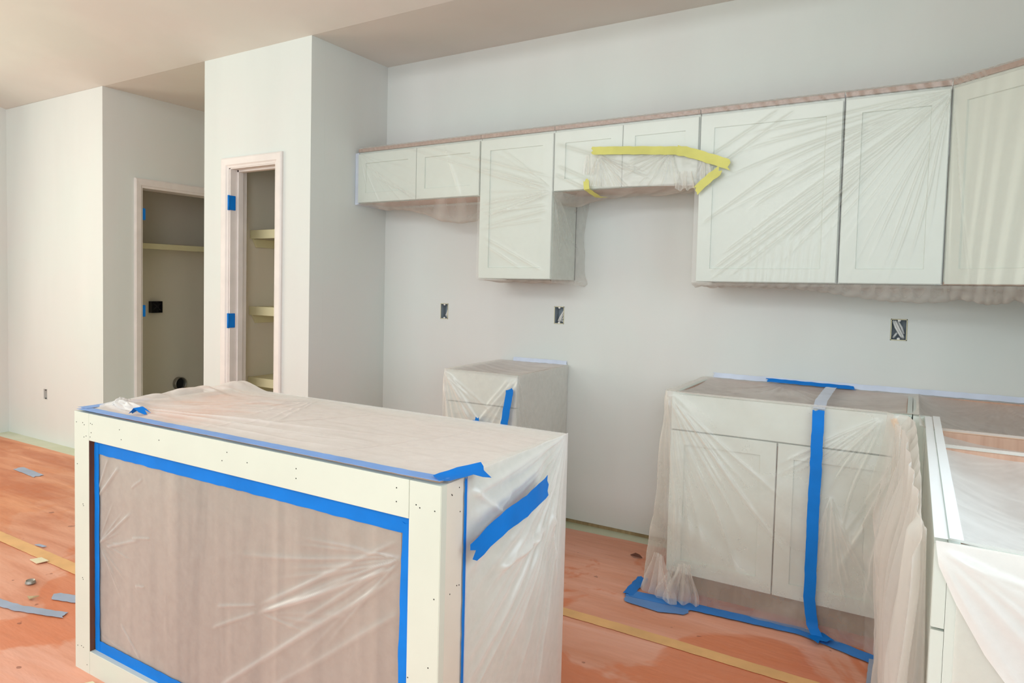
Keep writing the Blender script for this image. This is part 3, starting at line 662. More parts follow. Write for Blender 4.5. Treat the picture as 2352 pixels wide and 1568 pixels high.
for (y, z) in ((1.372, 0.848), (1.374, 0.846), (1.405, 0.857), (1.41, 0.80), (1.372, 0.62), (1.402, 0.63), (1.412, 0.628)):
    o = bpy.data.objects.new('nail_hole', nh); COL.objects.link(o); o.location = (IX1+0.001, y, z); o.rotation_euler = (0, 0, math.pi/2); o.parent = isl; o.matrix_parent_inverse = isl.matrix_world.inverted()

# ================================================================== FILM
def ruffle(sh, a, b, ztop, zbot, amp, freq, seed, gather=0.35, fold=0.2):
    """gathered skirt of film: pinched at the top, rippling out to a wavy hem"""
    U, V = UV(140, 46); L = math.dist(a, b); ux, uy = (b[0]-a[0])/L, (b[1]-a[1])/L
    k_ = gather+(1-gather)*smooth(V*1.1); t = 0.5+(U-0.5)*k_*(1+0.06*np.sin(U*23))
    w_ = np.sin(U*freq+2.2*fbm(U*3, V*1.4+seed, seed, 2)+0.8*V)+0.4*np.sin(U*freq*2.3+seed+V)
    n_ = amp*(0.25+0.75*V**0.8)*w_; along = 0.5*amp*V*np.cos(U*freq*1.0+seed)
    hem_ = zbot+0.5*amp*np.sin(U*freq+1.0)+0.3*amp*fbm(U*9, V*0, seed+3, 2)
    Z = ztop+(np.maximum(hem_, 0.012)-ztop)*V
    X = a[0]+ux*(t*L+along)+uy*n_; Y = a[1]+uy*(t*L+along)-ux*n_
    sh.grid(stack(X, Y, Z), None, np.full_like(X, fold))
# --- F1: left stretch of wall cabinets
FL1 = [((-2.541, 2.134), (-1.53, 1.79), 0.005, 0.008), ((-2.463, 2.139), (-1.53, 1.87), 0.005, 0.007), ((-1.96, 1.95), (-1.54, 1.82), 0.006, 0.008),
       ((-1.528, 2.038), (-1.243, 1.938), 0.004, 0.006), ((-1.94, 1.633), (-1.55, 1.71), 0.006, 0.008), ((-1.94, 1.68), (-1.545, 1.79), 0.007, 0.008),
       ((-1.96, 1.752), (-1.545, 1.798), 0.007, 0.009), ((-1.95, 1.587), (-1.569, 1.388), 0.004, 0.008), ((-1.93, 1.539), (-1.693, 1.399), 0.004, 0.007),
       ((-2.784, 2.05), (-2.364, 1.79), 0.005, 0.007), ((-2.682, 1.95), (-2.244, 1.76), 0.005, 0.008), ((-1.513, 1.928), (-1.26, 1.803), 0.004, 0.006),
       ((-1.524, 1.885), (-1.326, 1.786), 0.004, 0.006), ((-2.2, 2.12), (-2.08, 1.80), 0.003, 0.008), ((-1.96, 1.70), (-1.55, 1.735), 0.005, 0.006), ((-1.96, 1.62), (-1.56, 1.66), 0.004, 0.006)]
def h1(X, Z):
    return (ridges(X, Z, FL1)+fan(X, Z, (-2.80, 2.10), -75, -10, 8, 0.03, 0.7, 0.0035, 0.002, 0.007, 11)
            + fan(X, Z, (-1.53, 1.80), 140, 200, 10, 0.03, 0.55, 0.0040, 0.0015, 0.007, 12)+0.0015*fbm(X*7, Z*7, 21, 2))
def front_piece(sh, x0, x1, z0, z1, hfun, du=0.0035, yfr=3.452):
    nu = int((x1-x0)/du)+2; nv = int((z1-z0)/du)+2; U, V = UV(nu, nv); X = x0+(x1-x0)*U; Z = z1+(z0-z1)*V
    Y = yfr+0.0*X
    h = hfun(X, Z); ed = smooth(np.minimum(V, 1-V)/0.03)
    sh.grid(stack(X, Y-soft(h, 0.006), Z), None, np.clip(rabs(h)/0.006, 0, 1.6))
def under_piece(sh, x0, x1, z0, sag, seed, du=0.008, drape=None, y0=3.452, y1=3.785, amp=0.012):
    """film carried back under the cabinets to the wall, sagging between"""
    nu = int((x1-x0)/du)+2; nv = 40; U, V = UV(nu, nv); X = x0+(x1-x0)*U; Y = y0+(y1-y0)*V
    prof = np.sin(np.pi*np.clip(V, 0, 1)**0.8); lx = smooth(np.minimum(U, 1-U)/0.12)*0.8+0.2
    extra = 0 if drape is None else drape(X)
    h = amp*fbm(X*7+Y*5, Y*3, seed, 4)+amp*0.5*np.sin(X*38+Y*22+4*fbm(X*3, Y*2, seed+5, 2))*0.5
    Z = z0-0.003-(sag*lx+extra)*prof-np.abs(h)*smooth(V/0.12)*smooth((1-V)/0.1)
    sh.grid(stack(X, Y, Z), None, np.clip(rabs(h)/0.006, 0, 1.4)+0.4)
def top_strip(sh, x0, x1, yfr=3.452, y1=3.52, z0=2.098, z1=2.134, seed=31):
    nu = int((x1-x0)/0.006)+2; U, V = UV(nu, 14); X = x0+(x1-x0)*U
    Y = yfr+(y1-yfr)*smooth((V-0.45)/0.55); Z = z0+(z1-z0)*smooth(V/0.6)
    h = 0.0007*np.sin(X*110+Z*260+5*fbm(X*6, Z*6, seed, 2))
    sh.grid(stack(X, Y-h-0.001, Z+np.abs(h)), None, np.clip(rabs(h)/0.0009, 0, 1)+0.2)
s = Sheet()
front_piece(s, -2.826, -1.962, 1.800, 2.100, h1); front_piece(s, -1.972, -1.532, 1.350, 2.100, h1, yfr=3.4505); front_piece(s, -1.542, -0.842, 1.798, 2.100, h1)
under_piece(s, -2.82, -1.97, 1.800, 0.022, 41, drape=lambda X: 0.105*np.exp(-((X+2.16)/0.27)**2))
under_piece(s, -1.965, -1.54, 1.350, 0.010, 42)
under_piece(s, -1.535, -0.845, 1.797, 0.012, 43, drape=lambda X: 0.055*smooth((-1.25-X)/0.28))
top_strip(s, -2.80, -0.84)
# side of the low cabinet, puffed out towards the stove gap
U, V = UV(70, 90); Y = 3.453+(3.784-3.453)*U; Z = 1.80+(1.335-1.80)*V
h = 0.009*fbm(Y*7+Z*4, Z*6, 51, 3)+fan(Y, Z, (3.46, 1.79), -85, -40, 6, 0.02, 0.5, 0.008, 0.004, 0.02, 52)
X = -1.530+0.062*U**1.3*(0.75+0.5*fbm(Z*5, Z*0+2, 53, 2))*smooth((1-V)/0.08+0.5)+np.abs(h)*smooth(U/0.1)+0.02*smooth((V-0.85)/0.15)*U
Z = Z-0.018*smooth((V-0.8)/0.2)*U*U
s.grid(stack(X, Y, Z), None, np.clip(rabs(h)/0.01, 0, 1.2)+0.35)
tag(s.build('plastic_sheet', 'film_cab'), 'clear plastic sheet over the left wall cabinets and lone hanging one', 'plastic sheet', 'masking film on the kitchen')

# --- F2: right stretch and diagonal corner
def p2(S):
    """plan path along the cabinet fronts: straight, then the 45 degree corner front"""
    L1 = 0.085+0.842; X = np.where(S < L1, -0.842+S, 0.085+(S-L1)*0.7071); Y = np.where(S < L1, 3.452, 3.452-(S-L1)*0.7071)
    return X, Y
def h2(S, Z):
    o = (0.927, 2.085); q = lambda x, z: (x+0.842, z)
    L = [(q(-0.804, 1.363), q(0.087, 2.073), 0.006, 0.005), (q(-0.78, 1.344), q(-0.15, 1.86), 0.006, 0.005), (q(-0.729, 1.461), q(-0.266, 1.831), 0.005, 0.005),
         (q(-0.818, 1.60), q(-0.482, 1.848), 0.005, 0.005), (q(-0.816, 1.815), q(-0.441, 2.08), 0.004, 0.005), (q(-0.80, 1.9), q(-0.5, 2.09), 0.004, 0.004),
         (q(-0.469, 1.515), q(0.05, 2.04), 0.006, 0.006), (q(-0.7, 1.36), q(-0.2, 1.78), 0.005, 0.005), (q(-0.62, 1.66), q(-0.1, 2.03), 0.004, 0.005)]
    h = ridges(S, Z, L)+fan(S, Z, o, 184, 262, 21, 0.0, 1.1, 0.0050, 0.0012, 0.0055, 61, 0.6)
    h = h+fan(S, Z, o, 264, 282, 5, 0.0, 0.8, 0.004, 0.0015, 0.007, 62, 0.7)
    xv = np.clip((S-0.96)/0.1, 0, 1)
    h = h+xv*0.0032*(0.5+0.5*np.sin((S+0.10*(2.1-Z))*95+2.2*fbm(S*9, Z*0.6, 63, 2)))
    inp = smooth((S-0.15)/0.1)*smooth((0.62-S)/0.1)*smooth((1.75-Z)/0.3)
    h = h+inp*0.0016*np.sin((S-0.06*(Z-1.35))*190+2.5*fbm(S*9, Z*2, 64, 3))
    return h+0.001*fbm(S*8, Z*5, 65, 2)
s = Sheet(); SW = 0.927+0.40
nu, nv = 460, 240; U, V = UV(nu, nv); S = SW*U; Z = 2.100+(1.348-2.100)*V; h = h2(S, Z)
X, Y = p2(S); nx = np.where(S < 0.927, 0, -0.7071); ny = np.where(S < 0.927, -1, -0.7071); hh = soft(h, 0.005)
s.grid(stack(X+nx*hh, Y+ny*hh, Z), None, np.clip(rabs(h)/0.006, 0, 1.8))
# below: ruffled hem carried back to the wall
def hem(S): return 0.004+0.020*smooth((S-0.25)/0.6)+0.012*np.abs(np.sin(S*11+1.5*np.sin(S*5)))*smooth((S-0.4)/0.3)
U, V = UV(300, 46); S = SW*U; X0, Y0 = p2(S)
Y = Y0+(3.70-Y0)*V; X = X0+0.25*np.where(S < 0.927, 0, 1)*V*0.4
h = 0.010*fbm(S*9+V*2, V*3, 71, 4)+0.006*np.sin(S*70+6*V+4*fbm(S*4, V*2, 72, 2))
Z = 1.346-hem(S)*np.sin(np.pi*np.clip(V*1.6, 0, 1)**0.6)*1.6-np.abs(h)*smooth(V/0.08)*0.9-0.01*smooth(V/0.3)
s.grid(stack(X, Y, Z), None, np.clip(rabs(h)/0.006, 0, 1.4)+0.5)
# top edge
U, V = UV(260, 14); S = SW*U; X0, Y0 = p2(S); h = 0.0009*np.sin(S*120+V*6+5*fbm(S*6, V, 73, 2))*(1+2.5*np.exp(-((S-0.98)/0.10)**2))
bridge = np.exp(-((S-1.02)/0.09)**2)
back = smooth((V-0.45)/0.55)*0.07
X = X0-h*0+np.where(S < 0.927, 0, 0.7071)*back; Y = Y0+np.where(S < 0.927, 1, 0.7071)*back-h-0.001
Z = 2.098+0.036*smooth(V/0.6)+np.abs(h)
s.grid(stack(X, Y, Z), None, np.clip(rabs(h)/0.0012, 0, 1)+0.2)
tag(s.build('plastic_sheet', 'film_cab'), 'clear plastic sheet with fanned creases over the right wall cabinets and corner', 'plastic sheet', 'masking film on the kitchen')

# --- F3: extra patch under the yellow tape
s = Sheet(); U, V = UV(150, 60); X = -1.335+(0.56)*U; Z = 1.965-0.05*U-(0.155-0.02*U)*V
h = fan(X, Z, (-1.29, 1.96), -110, -20, 22, 0.0, 0.30, 0.006, 0.0018, 0.012, 81)+fan(X, Z, (-0.95, 1.95), 190, 290, 26, 0.0, 0.26, 0.006, 0.0018, 0.010, 82)+0.006*fbm(X*14, Z*14, 83, 3)
s.grid(stack(X, 3.438-soft(h, 0.004), Z), None, np.clip(rabs(h)/0.006, 0, 1.6)+1.6)
# gathered corner bunch hanging under the right end, and a curl at the left end
def bunch(sh, c, r, seed, n=46, amp=0.35, fold=0.7):
    U, V = UV(n, n); a = U*2*math.pi; b = (V-0.5)*math.pi
    X = np.cos(a)*np.cos(b); Y = np.sin(a)*np.cos(b); Z = np.sin(b)
    k_ = 1+amp*(np.sin(a*7+3*Z+seed)*0.45+2.0*fbm(X*2.2+Z*2+5, Y*2.2-Z*2+5, seed, 3))
    k_ = np.where((U < 0.001) | (U > 0.999), 0.5*(k_[:, :1]+k_[:, -1:]), k_)
    sh.grid(stack(c[0]+r[0]*X*k_, c[1]+r[1]*Y*k_, c[2]+r[2]*Z*k_), None, np.full_like(U, fold))
ruffle(s, (-0.925, 3.440), (-0.835, 3.436), 1.850, 1.768, 0.010, 16, 5, 0.7, 2.0); ruffle(s, (-0.84, 3.434), (-0.765, 3.434), 1.905, 1.815, 0.006, 14, 6, 0.5, 1.6)
ruffle(s, (-1.375, 3.440), (-1.315, 3.438), 1.965, 1.872, 0.006, 12, 7, 0.5, 1.6)
tag(s.build('plastic_sheet', 'film_cab'), 'small crumpled plastic patch hanging from the yellow tape over the stove gap', 'plastic sheet', 'masking film on the kitchen')

# --- F4: lone base cabinet
s = Sheet()
def p4(S):
    L0, L1 = 0.62, 0.62+0.424     # left side, front, right side
    X = np.where(S < L0, -1.985, np.where(S < L1, -1.985+(S-L0), -1.561)); Y = np.where(S < L0, 3.783-S, np.where(S < L1, 3.163, 3.163+(S-L1)))
    return X, Y
SW = 0.62+0.424+0.62; U, V = UV(330, 150); S = SW*U; Z = 0.883+(0.006-0.883)*V; X, Y = p4(S)
q = lambda x, z: (x+1.985+0.62, z)
h = ridges(S, Z, [(q(-1.97, 0.87), q(-1.82, 0.62), 0.008, 0.010), (q(-1.96, 0.86), q(-1.75, 0.60), 0.007, 0.010), (q(-1.98, 0.80), q(-1.93, 0.55), 0.006, 0.008), (q(-1.57, 0.87), q(-1.80, 0.60), 0.007, 0.010), (q(-1.60, 0.87), q(-1.74, 0.70), 0.005, 0.008)])
h = h+fan(S, Z, (1.044, 0.875), 235, 300, 14, 0.02, 0.8, 0.006, 0.003, 0.012, 91)+fan(S, Z, (0.62, 0.875), 250, 330, 10, 0.02, 0.6, 0.006, 0.003, 0.014, 92)+0.006*fbm(S*6, Z*4, 93, 4)
outx = np.where(S < 0.62, -1, np.where(S < 1.044, 0, 1)); outy = np.where((S >= 0.62) & (S < 1.044), -1, 0); hh = soft(h, 0.004)
s.grid(stack(X+outx*hh, Y+outy*hh, Z), None, np.clip(rabs(h)/0.008, 0, 1.4))
U, V = UV(80, 100); X = -1.983+0.42*U; Y = 3.163+0.62*V
h = 0.006*fbm(X*8, Y*8, 94, 3)+0.002*np.sin(Y*60+X*10)
Z = 0.883-0.030*np.sin(np.pi*U)*np.sin(np.pi*V)**0.7+h*np.sin(np.pi*U)*np.sin(np.pi*V)
s.grid(stack(X, Y, Z), None, np.clip(rabs(h)/0.004, 0, 1))
tag(s.build('plastic_sheet', 'film'), 'translucent plastic sheet wrapping the small lone base cabinet', 'plastic sheet', 'masking film on the kitchen')

# --- F5: sink base, inside corner and front of the right leg
s = Sheet()
ctl = [(-0.845, 3.783), (-0.847, 3.45), (-0.846, 3.143), (-0.60, 3.139), (-0.30, 3.139), (-0.06, 3.135), (0.0, 3.08), (0.020, 2.95), (0.026, 2.6), (0.030, 2.1), (0.030, 1.575)]
low = [(-0.94, 3.783), (-0.955, 3.45), (-0.915, 3.115), (-0.66, 3.118), (-0.32, 3.122), (-0.10, 3.085), (-0.035, 3.03), (-0.028, 2.90), (-0.02, 2.55), (0.0, 2.1), (0.018, 1.575)]
mid = [(-0.90, 3.783), (-0.905, 3.45), (-0.875, 3.136), (-0.62, 3.136), (-0.31, 3.137), (-0.115, 3.115), (-0.060, 3.055), (-0.045, 2.95), (-0.035, 2.6), (-0.005, 2.1), (0.020, 1.575)]
cu = [0]
for a, b in zip(ctl, ctl[1:]): cu.append(cu[-1]+math.dist(a, b))
SW = cu[-1]; nu, nv = 900, 260; U, V = UV(nu, nv); S = SW*U
tx = lambda arr, i: np.interp(S, cu, [p[i] for p in arr])
mixv = smooth((V-0.08)/0.9)**1.1
m1 = smooth(V/0.42); m2 = smooth((V-0.42)/0.58)
X = tx(ctl, 0)*(1-m1)+(tx(mid, 0)*(1-m2)+tx(low, 0)*m2)*m1; Y = tx(ctl, 1)*(1-m1)+(tx(mid, 1)*(1-m2)+tx(low, 1)*m2)*m1
Z = 0.884-0.876*V
sF = 0.643; sC = cu[6]
h = fan(S, Z, (cu[2]+0.01, 0.87), 272, 322, 13, 0.02, 0.95, 0.007, 0.003, 0.014, 101)+fan(S, Z, (cu[5]-0.02, 0.86), 212, 262, 11, 0.02, 0.55, 0.006, 0.003, 0.012, 102)
h = h+fan(S, Z, (cu[4]+0.10, 0.55), 255, 300, 10, 0.02, 0.6, 0.006, 0.003, 0.012, 103)+0.010*fbm(S*4, Z*3, 104, 4)
cor = smooth((S-(sC-0.10))/0.12)
h = h*(1-0.5*cor)+cor*(0.020*np.sin(S*34+3.0*fbm(S*3, Z*1.2, 105, 3)+0.6*Z)*(0.25+0.75*V**0.6)+0.018*fbm(S*8, Z*2, 106, 3)+0.008)+fan(S, Z, (cu[7], 0.89), 235, 300, 14, 0.05, 0.95, 0.009, 0.004, 0.016, 109)
h = h+0.05*fbm(S*3.2+Z*4.5, (S*1.0-Z*0.7)*1.2, 108, 2)**2*(1-cor)+smooth((0.25-Z)/0.2)*0.010*fbm(S*12, Z*9, 107, 3)
dxs = np.gradient(X, axis=1); dys = np.gradient(Y, axis=1); n_ = np.hypot(dxs, dys)+1e-9
ox, oy = dys/n_, -dxs/n_      # outward (towards the room)
flat_ = smooth(V/0.05)*0.9+0.1; hh = np.where(cor > 0.5, h*flat_, soft(h, 0.006))
s.grid(stack(X+ox*hh, Y+oy*hh, Z), None, np.clip(rabs(h)/0.010, 0, 1.3)+0.5*cor)
# open tops: sagging film over sink base and corner
def top(x0, x1, y0, y1, sag, seed, zt=0.884, px=1.0):
    nu = int((x1-x0)/0.008)+2; nv = int((y1-y0)/0.008)+2; U, V = UV(nu, nv); X = x0+(x1-x0)*U; Y = y0+(y1-y0)*V
    m = np.sin(np.pi*U)**0.55*np.sin(np.pi*V)**0.55
    h = 0.014*fbm(X*5, Y*8, seed, 4)+fan(X, Y, (x0, y0), 10, 80, 8, 0.02, 0.5, 0.006, 0.004, 0.02, seed+1)+fan(X, Y, (x0+0.4*(x1-x0), y1), 200, 340, 14, 0.02, 0.4, 0.007, 0.003, 0.02, seed+2)
    s.grid(stack(X, Y, zt-sag*m+h*m), None, np.clip(rabs(h)/0.008, 0, 1.2)+0.6)
top(-0.843, 0.03, 3.142, 3.784, 0.055, 111); top(0.03, 0.686, 2.884, 3.784, 0.12, 121)
top(0.05, 0.686, 2.584, 2.874, 0.10, 131); top(0.05, 0.686, 1.588, 2.578, 0.11, 141)
ruffle(s, (-0.905, 3.115), (-0.775, 3.025), 0.200, 0.018, 0.022, 17, 9); ruffle(s, (-0.80, 3.04), (-0.665, 3.075), 0.185, 0.016, 0.026, 13, 10)
ruffle(s, (-0.845, 3.06), (-0.70, 3.09), 0.16, 0.02, 0.018, 21, 14)
ruffle(s, (-0.012, 2.85), (0.034, 1.585), 0.878, 0.018, 0.016, 30, 12, 0.96, 0.9)
ruffle(s, (-0.055, 3.06), (0.000, 2.80), 0.872, 0.018, 0.014, 16, 16, 0.25, 0.3)
tag(s.build('plastic_sheet', 'film_top'), 'long plastic sheet draped over the sink base and right cabinets down to the floor', 'plastic sheet', 'masking film on the kitchen')

# --- F6: doubled white film hanging over the near end and laid on the top rails
s = Sheet()
U, V = UV(110, 160); X = 0.052+(0.686-0.052)*U
edge = 0.040+0.0*V
Z = 0.883-0.875*V; left = np.interp(Z, [0.0, 0.62, 0.70, 0.78, 0.84, 0.883], [0.62, 0.185, 0.124, 0.080, 0.054, 0.048])
X = left+(0.686-left)*U
h = 0.008*fbm(X*4, Z*3, 151, 3)+fan(X, Z, (0.05, 0.87), 290, 350, 8, 0.02, 0.6, 0.004, 0.004, 0.02, 152)
s.grid(stack(X, 1.566-soft(h, 0.004)-0.03*V, Z), None, np.clip(rabs(h)/0.01, 0, 1))
tag(s.build('plastic_sheet', 'film_white'), 'bright white doubled plastic sheet hanging over the nearest cabinet end', 'plastic sheet', 'masking film on the kitchen')
s = Sheet(); U, V = UV(70, 120); Z = 0.80-0.79*V; X = 0.082+(0.50-0.082)*U
h = 0.008*fbm(X*6, Z*3, 153, 3)
s.grid(stack(X, 1.574-0.0*V+0.003*h, Z), None, np.clip(rabs(h)/0.01, 0, 1))
tag(s.build('plastic_sheet', 'film'), 'thin pinkish plastic layer beneath the bright white sheet on the end cabinet', 'plastic sheet', 'masking film on the kitchen')
# white paper-like strips lying over the door edge and face frame of the right run
s = Sheet(); U, V = UV(8, 90); Y = 1.572+(3.10-1.572)*V; X = 0.046+0.020*U
s.grid(stack(X, Y, 0.8865+0.0010*fbm(X*40, Y*9, 154, 2)), None, np.full_like(U, 0.2))
U, V = UV(8, 90); Y = 1.572+(3.10-1.572)*V; X = 0.068+0.020*U
s.grid(stack(X, Y, 0.8895+0.0012*fbm(X*40, Y*9, 155, 2)), None, np.full_like(U, 0.6))
tag(s.build('protective_strip', 'film_white'), 'two white strips along the front edge of the right cabinet run', 'strip')

# --- F7: island
s = Sheet()
nu, nv = 420, 200; U, V = UV(nu, nv); X = -2.268+(-0.829+2.268)*U; Y = 1.352+(2.020-1.352)*V
h = 0.004*fbm(X*7, Y*9, 161, 4)+fan(X, Y, (-2.24, 1.40), 3, 50, 14, 0.05, 1.3, 0.006, 0.003, 0.014, 162)+fan(X, Y, (-1.80, 2.0), 190, 300, 10, 0.03, 0.8, 0.004, 0.003, 0.012, 163)
h = h+ridges(X, Y, [((-1.75, 1.40), (-1.45, 1.98), 0.003, 0.004), ((-1.25, 1.40), (-1.05, 1.95), 0.0025, 0.004), ((-2.1, 1.42), (-1.3, 1.60), 0.003, 0.006)])+0.0005*np.sin(Y*90+X*14+8*fbm(X*3, Y*3, 164, 3))
m = smooth(np.minimum(U, 1-U)/0.02)*smooth(np.minimum(V, 1-V)/0.03)
hump = 0.026*np.exp(-((X+2.20)/0.09)**2)*smooth(V/0.25)*smooth((1.0-V)/0.03)*(1+0.9*fbm(Y*14, Y*0+1, 165, 2))+0.012*np.exp(-((X+1.9)/0.3)**2)*np.sin(np.pi*V)
Z = 0.881-0.010*np.sin(np.pi*U)**0.5*np.sin(np.pi*V)**0.5+h*m*0.8+hump
Z = np.where((U > 0.9) & (V < 0.2), Z, Z)
s.grid(stack(X, Y, Z), None, np.clip(rabs(h)/0.006, 0, 1.3))
nu, nv = 220, 300; U, V = UV(nu, nv); Y = 1.432+(2.021-1.432)*U; Z = 0.884-0.88*V
h = fan(Y, Z, (2.015, 0.88), 182, 262, 26, 0.02, 1.0, 0.012, 0.004, 0.018, 171)+0.014*fbm(Y*5, Z*4, 172, 4)
h = h+ridges(Y, Z, [((1.45, 0.84), (1.60, 0.74), 0.010, 0.008), ((1.44, 0.72), (1.62, 0.80), 0.008, 0.008), ((1.83, 0.66), (1.55, 0.62), 0.014, 0.012), ((1.85, 0.70), (1.95, 0.45), 0.010, 0.012), ((1.80, 0.64), (1.46, 0.33), 0.008, 0.010), ((1.47, 0.64), (1.9, 0.84), -0.010, 0.025)])
bel = 0.020*np.sin(np.pi*U)**1.6*smooth(V/0.10)*(0.6+0.5*np.sin(np.pi*V))
s.grid(stack(-0.829+bel+soft(h, 0.010)*smooth(U/0.08)*smooth((1-U)/0.30)*0.9, Y, Z), None, np.clip(rabs(h)/0.012, 0, 1.5))
# far side falls straight down
U, V = UV(120, 60); X = -2.268+(-0.829+2.268)*U; Z = 0.882-0.87*V
s.grid(stack(X, 2.021+0.004*fbm(X*6, Z*5, 173, 3), Z), None, np.zeros_like(U))
tag(s.build('plastic_sheet', 'film'), 'translucent plastic sheet over the island top and its right end', 'plastic sheet', 'masking film on the kitchen')
# --- F8: recess
s = Sheet(); nu, nv = 400, 220; U, V = UV(nu, nv); X = -2.186+(-0.955+2.186)*U; Z = 0.760+(0.095-0.760)*V
c = lambda a, b, A, w_: (a, b, A, w_)
h = ridges(X, Z, [c((-1.437, 0.432), (-0.955, 0.725), 0.005, 0.006), c((-1.429, 0.416), (-0.954, 0.663), 0.006, 0.006), c((-1.624, 0.13), (-0.953, 0.643), 0.006, 0.008), c((-1.41, 0.2), (-0.939, 0.564), 0.004, 0.009),
       c((-2.18, 0.60), (-2.06, 0.72), 0.005, 0.005), c((-2.18, 0.44), (-2.0, 0.58), 0.005, 0.004), c((-2.14, 0.439), (-1.955, 0.504), 0.004, 0.004), c((-2.17, 0.14), (-2.0, 0.12), 0.003, 0.003), c((-2.06, 0.21), (-1.95, 0.12), 0.004, 0.003),
       c((-2.18, 0.62), (-2.12, 0.74), 0.004, 0.004), c((-1.60, 0.39), (-1.43, 0.44), 0.004, 0.004), c((-1.62, 0.32), (-1.43, 0.42), 0.004, 0.005), c((-2.0, 0.66), (-1.94, 0.70), 0.003, 0.003), c((-2.0, 0.50), (-1.90, 0.52), 0.004, 0.003), c((-1.98, 0.35), (-1.93, 0.36), 0.004, 0.003)])
h = h+fan(X, Z, (-0.955, 0.68), 182, 232, 13, 0.0, 0.75, 0.0035, 0.0016, 0.012, 181)+fan(X, Z, (-1.43, 0.42), -5, 38, 6, 0.08, 0.5, 0.0028, 0.003, 0.014, 182)+fan(X, Z, (-2.18, 0.45), -60, 60, 10, 0.03, 0.22, 0.003, 0.0015, 0.010, 183)+0.0012*fbm(X*16, Z*16, 184, 3)
s.grid(stack(X, 1.3495-np.clip(h, -0.002, 0.012), Z), None, np.clip(rabs(h)/0.005, 0, 1.8))
tag(s.build('plastic_sheet', 'film_recess'), 'thin creased plastic sheet taped inside the recessed island front', 'plastic sheet', 'masking film on the kitchen')

# ================================================================== TAPES
G1 = 'blue tapes on the island'
tape([(-2.195, 1.3470, 0.764), (-0.921, 1.3470, 0.764)], (0, 0, 1), 0.043, 'blue tape across the top of the recessed island front', group=G1, seed=1)
tape([(-2.185, 1.3460, 0.78), (-2.183, 1.3460, 0.088)], (1, 0, 0), 0.026, 'blue tape down the left side of the recessed island front', group=G1, seed=2)
tape([(-2.194, 1.3465, 0.098), (-0.921, 1.3465, 0.098)], (0, 0, 1), 0.038, 'blue tape along the bottom of the recessed island front', group=G1, seed=3)
tape([(-0.934, 1.3455, 0.765), (-0.940, 1.3450, 0.45), (-0.936, 1.3455, 0.09)], (1, 0, 0), 0.030, 'blue tape down the right side of the recessed island front', group=G1, seed=4)
tape([(-2.270, 1.346, 0.8845), (-1.6, 1.348, 0.8850), (-0.93, 1.350, 0.8850), (-0.842, 1.353, 0.8855)], (0, 1, 0), 0.040, 'light blue tape along the front edge of the island top', 'sheen_top_tape', G1, seed=5, wav=0.0006)
tape([(-0.852, 1.345, 0.8875), (-0.828, 1.42, 0.893), (-0.806, 1.47, 0.888)], [(0.9, 0.1, -0.1), (0.95, 0, -0.2), (0.7, 0, -0.7)], 0.045, 'crumpled blue tape end folded over the near right island corner', group=G1, seed=6, wav=0.004, rag=0.006)
tape([(-2.263, 1.345, 0.886), (-2.262, 1.60, 0.886)], (1, 0, 0), 0.045, 'light blue tape along the left edge of the island top', 'sheen_top_tape', G1, seed=7)
tape([(IX1+0.0045, 1.430, 0.872), (IX1+0.0045, 1.431, 0.0)], (0, 1, 0), 0.014, 'narrow vertical blue tape beside the island end pilaster', group=G1, seed=8)
tape([(-0.805, 1.428, 0.706), (-0.783, 1.49, 0.745), (-0.775, 1.56, 0.762), (-0.770, 1.63, 0.772), (-0.770, 1.70, 0.784), (-0.776, 1.765, 0.793)], [(0, 0.6, -1), (0, 0.3, -1), (0, 0.2, -1), (0, 0.12, -1), (0, 0.15, -1), (0, 0.3, -1)], 0.056, 'wide diagonal blue tape strip on the right end of the island', group=G1, seed=9, wav=0.001, rag=0.005)
# crumpled tape with film at the left of the island top
s = Sheet(); bunch(s, (-2.13, 1.425, 0.889), (0.085, 0.020, 0.018), 21, 50, 0.3, 1.0); bunch(s, (-2.19, 1.44, 0.900), (0.018, 0.030, 0.014), 22, 30, 0.3, 1.0)
tag(s.build('film_scrap', 'film'), 'crumpled scrap of film on the near left corner of the island top', 'scrap')
tape([(-2.055, 1.395, 0.888), (-2.035, 1.400, 0.906), (-2.010, 1.405, 0.892)], (0.3, 1, 0.1), 0.030, 'small curled blue tape tab on the island top, front left', seed=10, rag=0.006)

tape([(-0.281, 3.119, 0.868), (-0.283, 3.108, 0.40), (-0.283, 3.102, 0.15), (-0.268, 3.095, 0.045), (-0.248, 3.070, 0.018)], (1, 0, 0), 0.040, 'long vertical blue tape strip down the front of the sink base', seed=11, wav=0.0006)
tape([(-0.281, 3.129, 0.872), (-0.286, 3.25, 0.886), (-0.290, 3.60, 0.888), (-0.29, 3.72, 0.888)], (1, 0, 0), 0.042, 'greyed blue tape running across the open top of the sink base', 'pale_tape', seed=12) and None
tape([(-0.255, 3.085, 0.022), (-0.215, 3.045, 0.020)], (1, 0.9, 0), 0.075, 'blue tape patch where the long vertical strip meets the floor', seed=13, rag=0.008)
tape([(-0.56, 3.766, 0.893), (-0.42, 3.762, 0.892), (-0.33, 3.765, 0.890), (-0.20, 3.775, 0.888)], [(0, 0.8, 0.5)]*4, 0.026, 'short blue tape at the wall above the sink base top', seed=14, wav=0.002, rag=0.005)
tape([(-0.80, 3.783, 0.893), (0.3, 3.783, 0.893), (0.66, 3.783, 0.893)], (0, 0.25, 1), 0.024, 'pale overspray-covered tape where the sink base film meets the wall', 'pale_tape', seed=15)
tape([(-1.90, 3.783, 0.893), (-1.57, 3.783, 0.893)], (0, 0.25, 1), 0.022, 'pale overspray-covered tape behind the small lone base cabinet', 'pale_tape', seed=16)
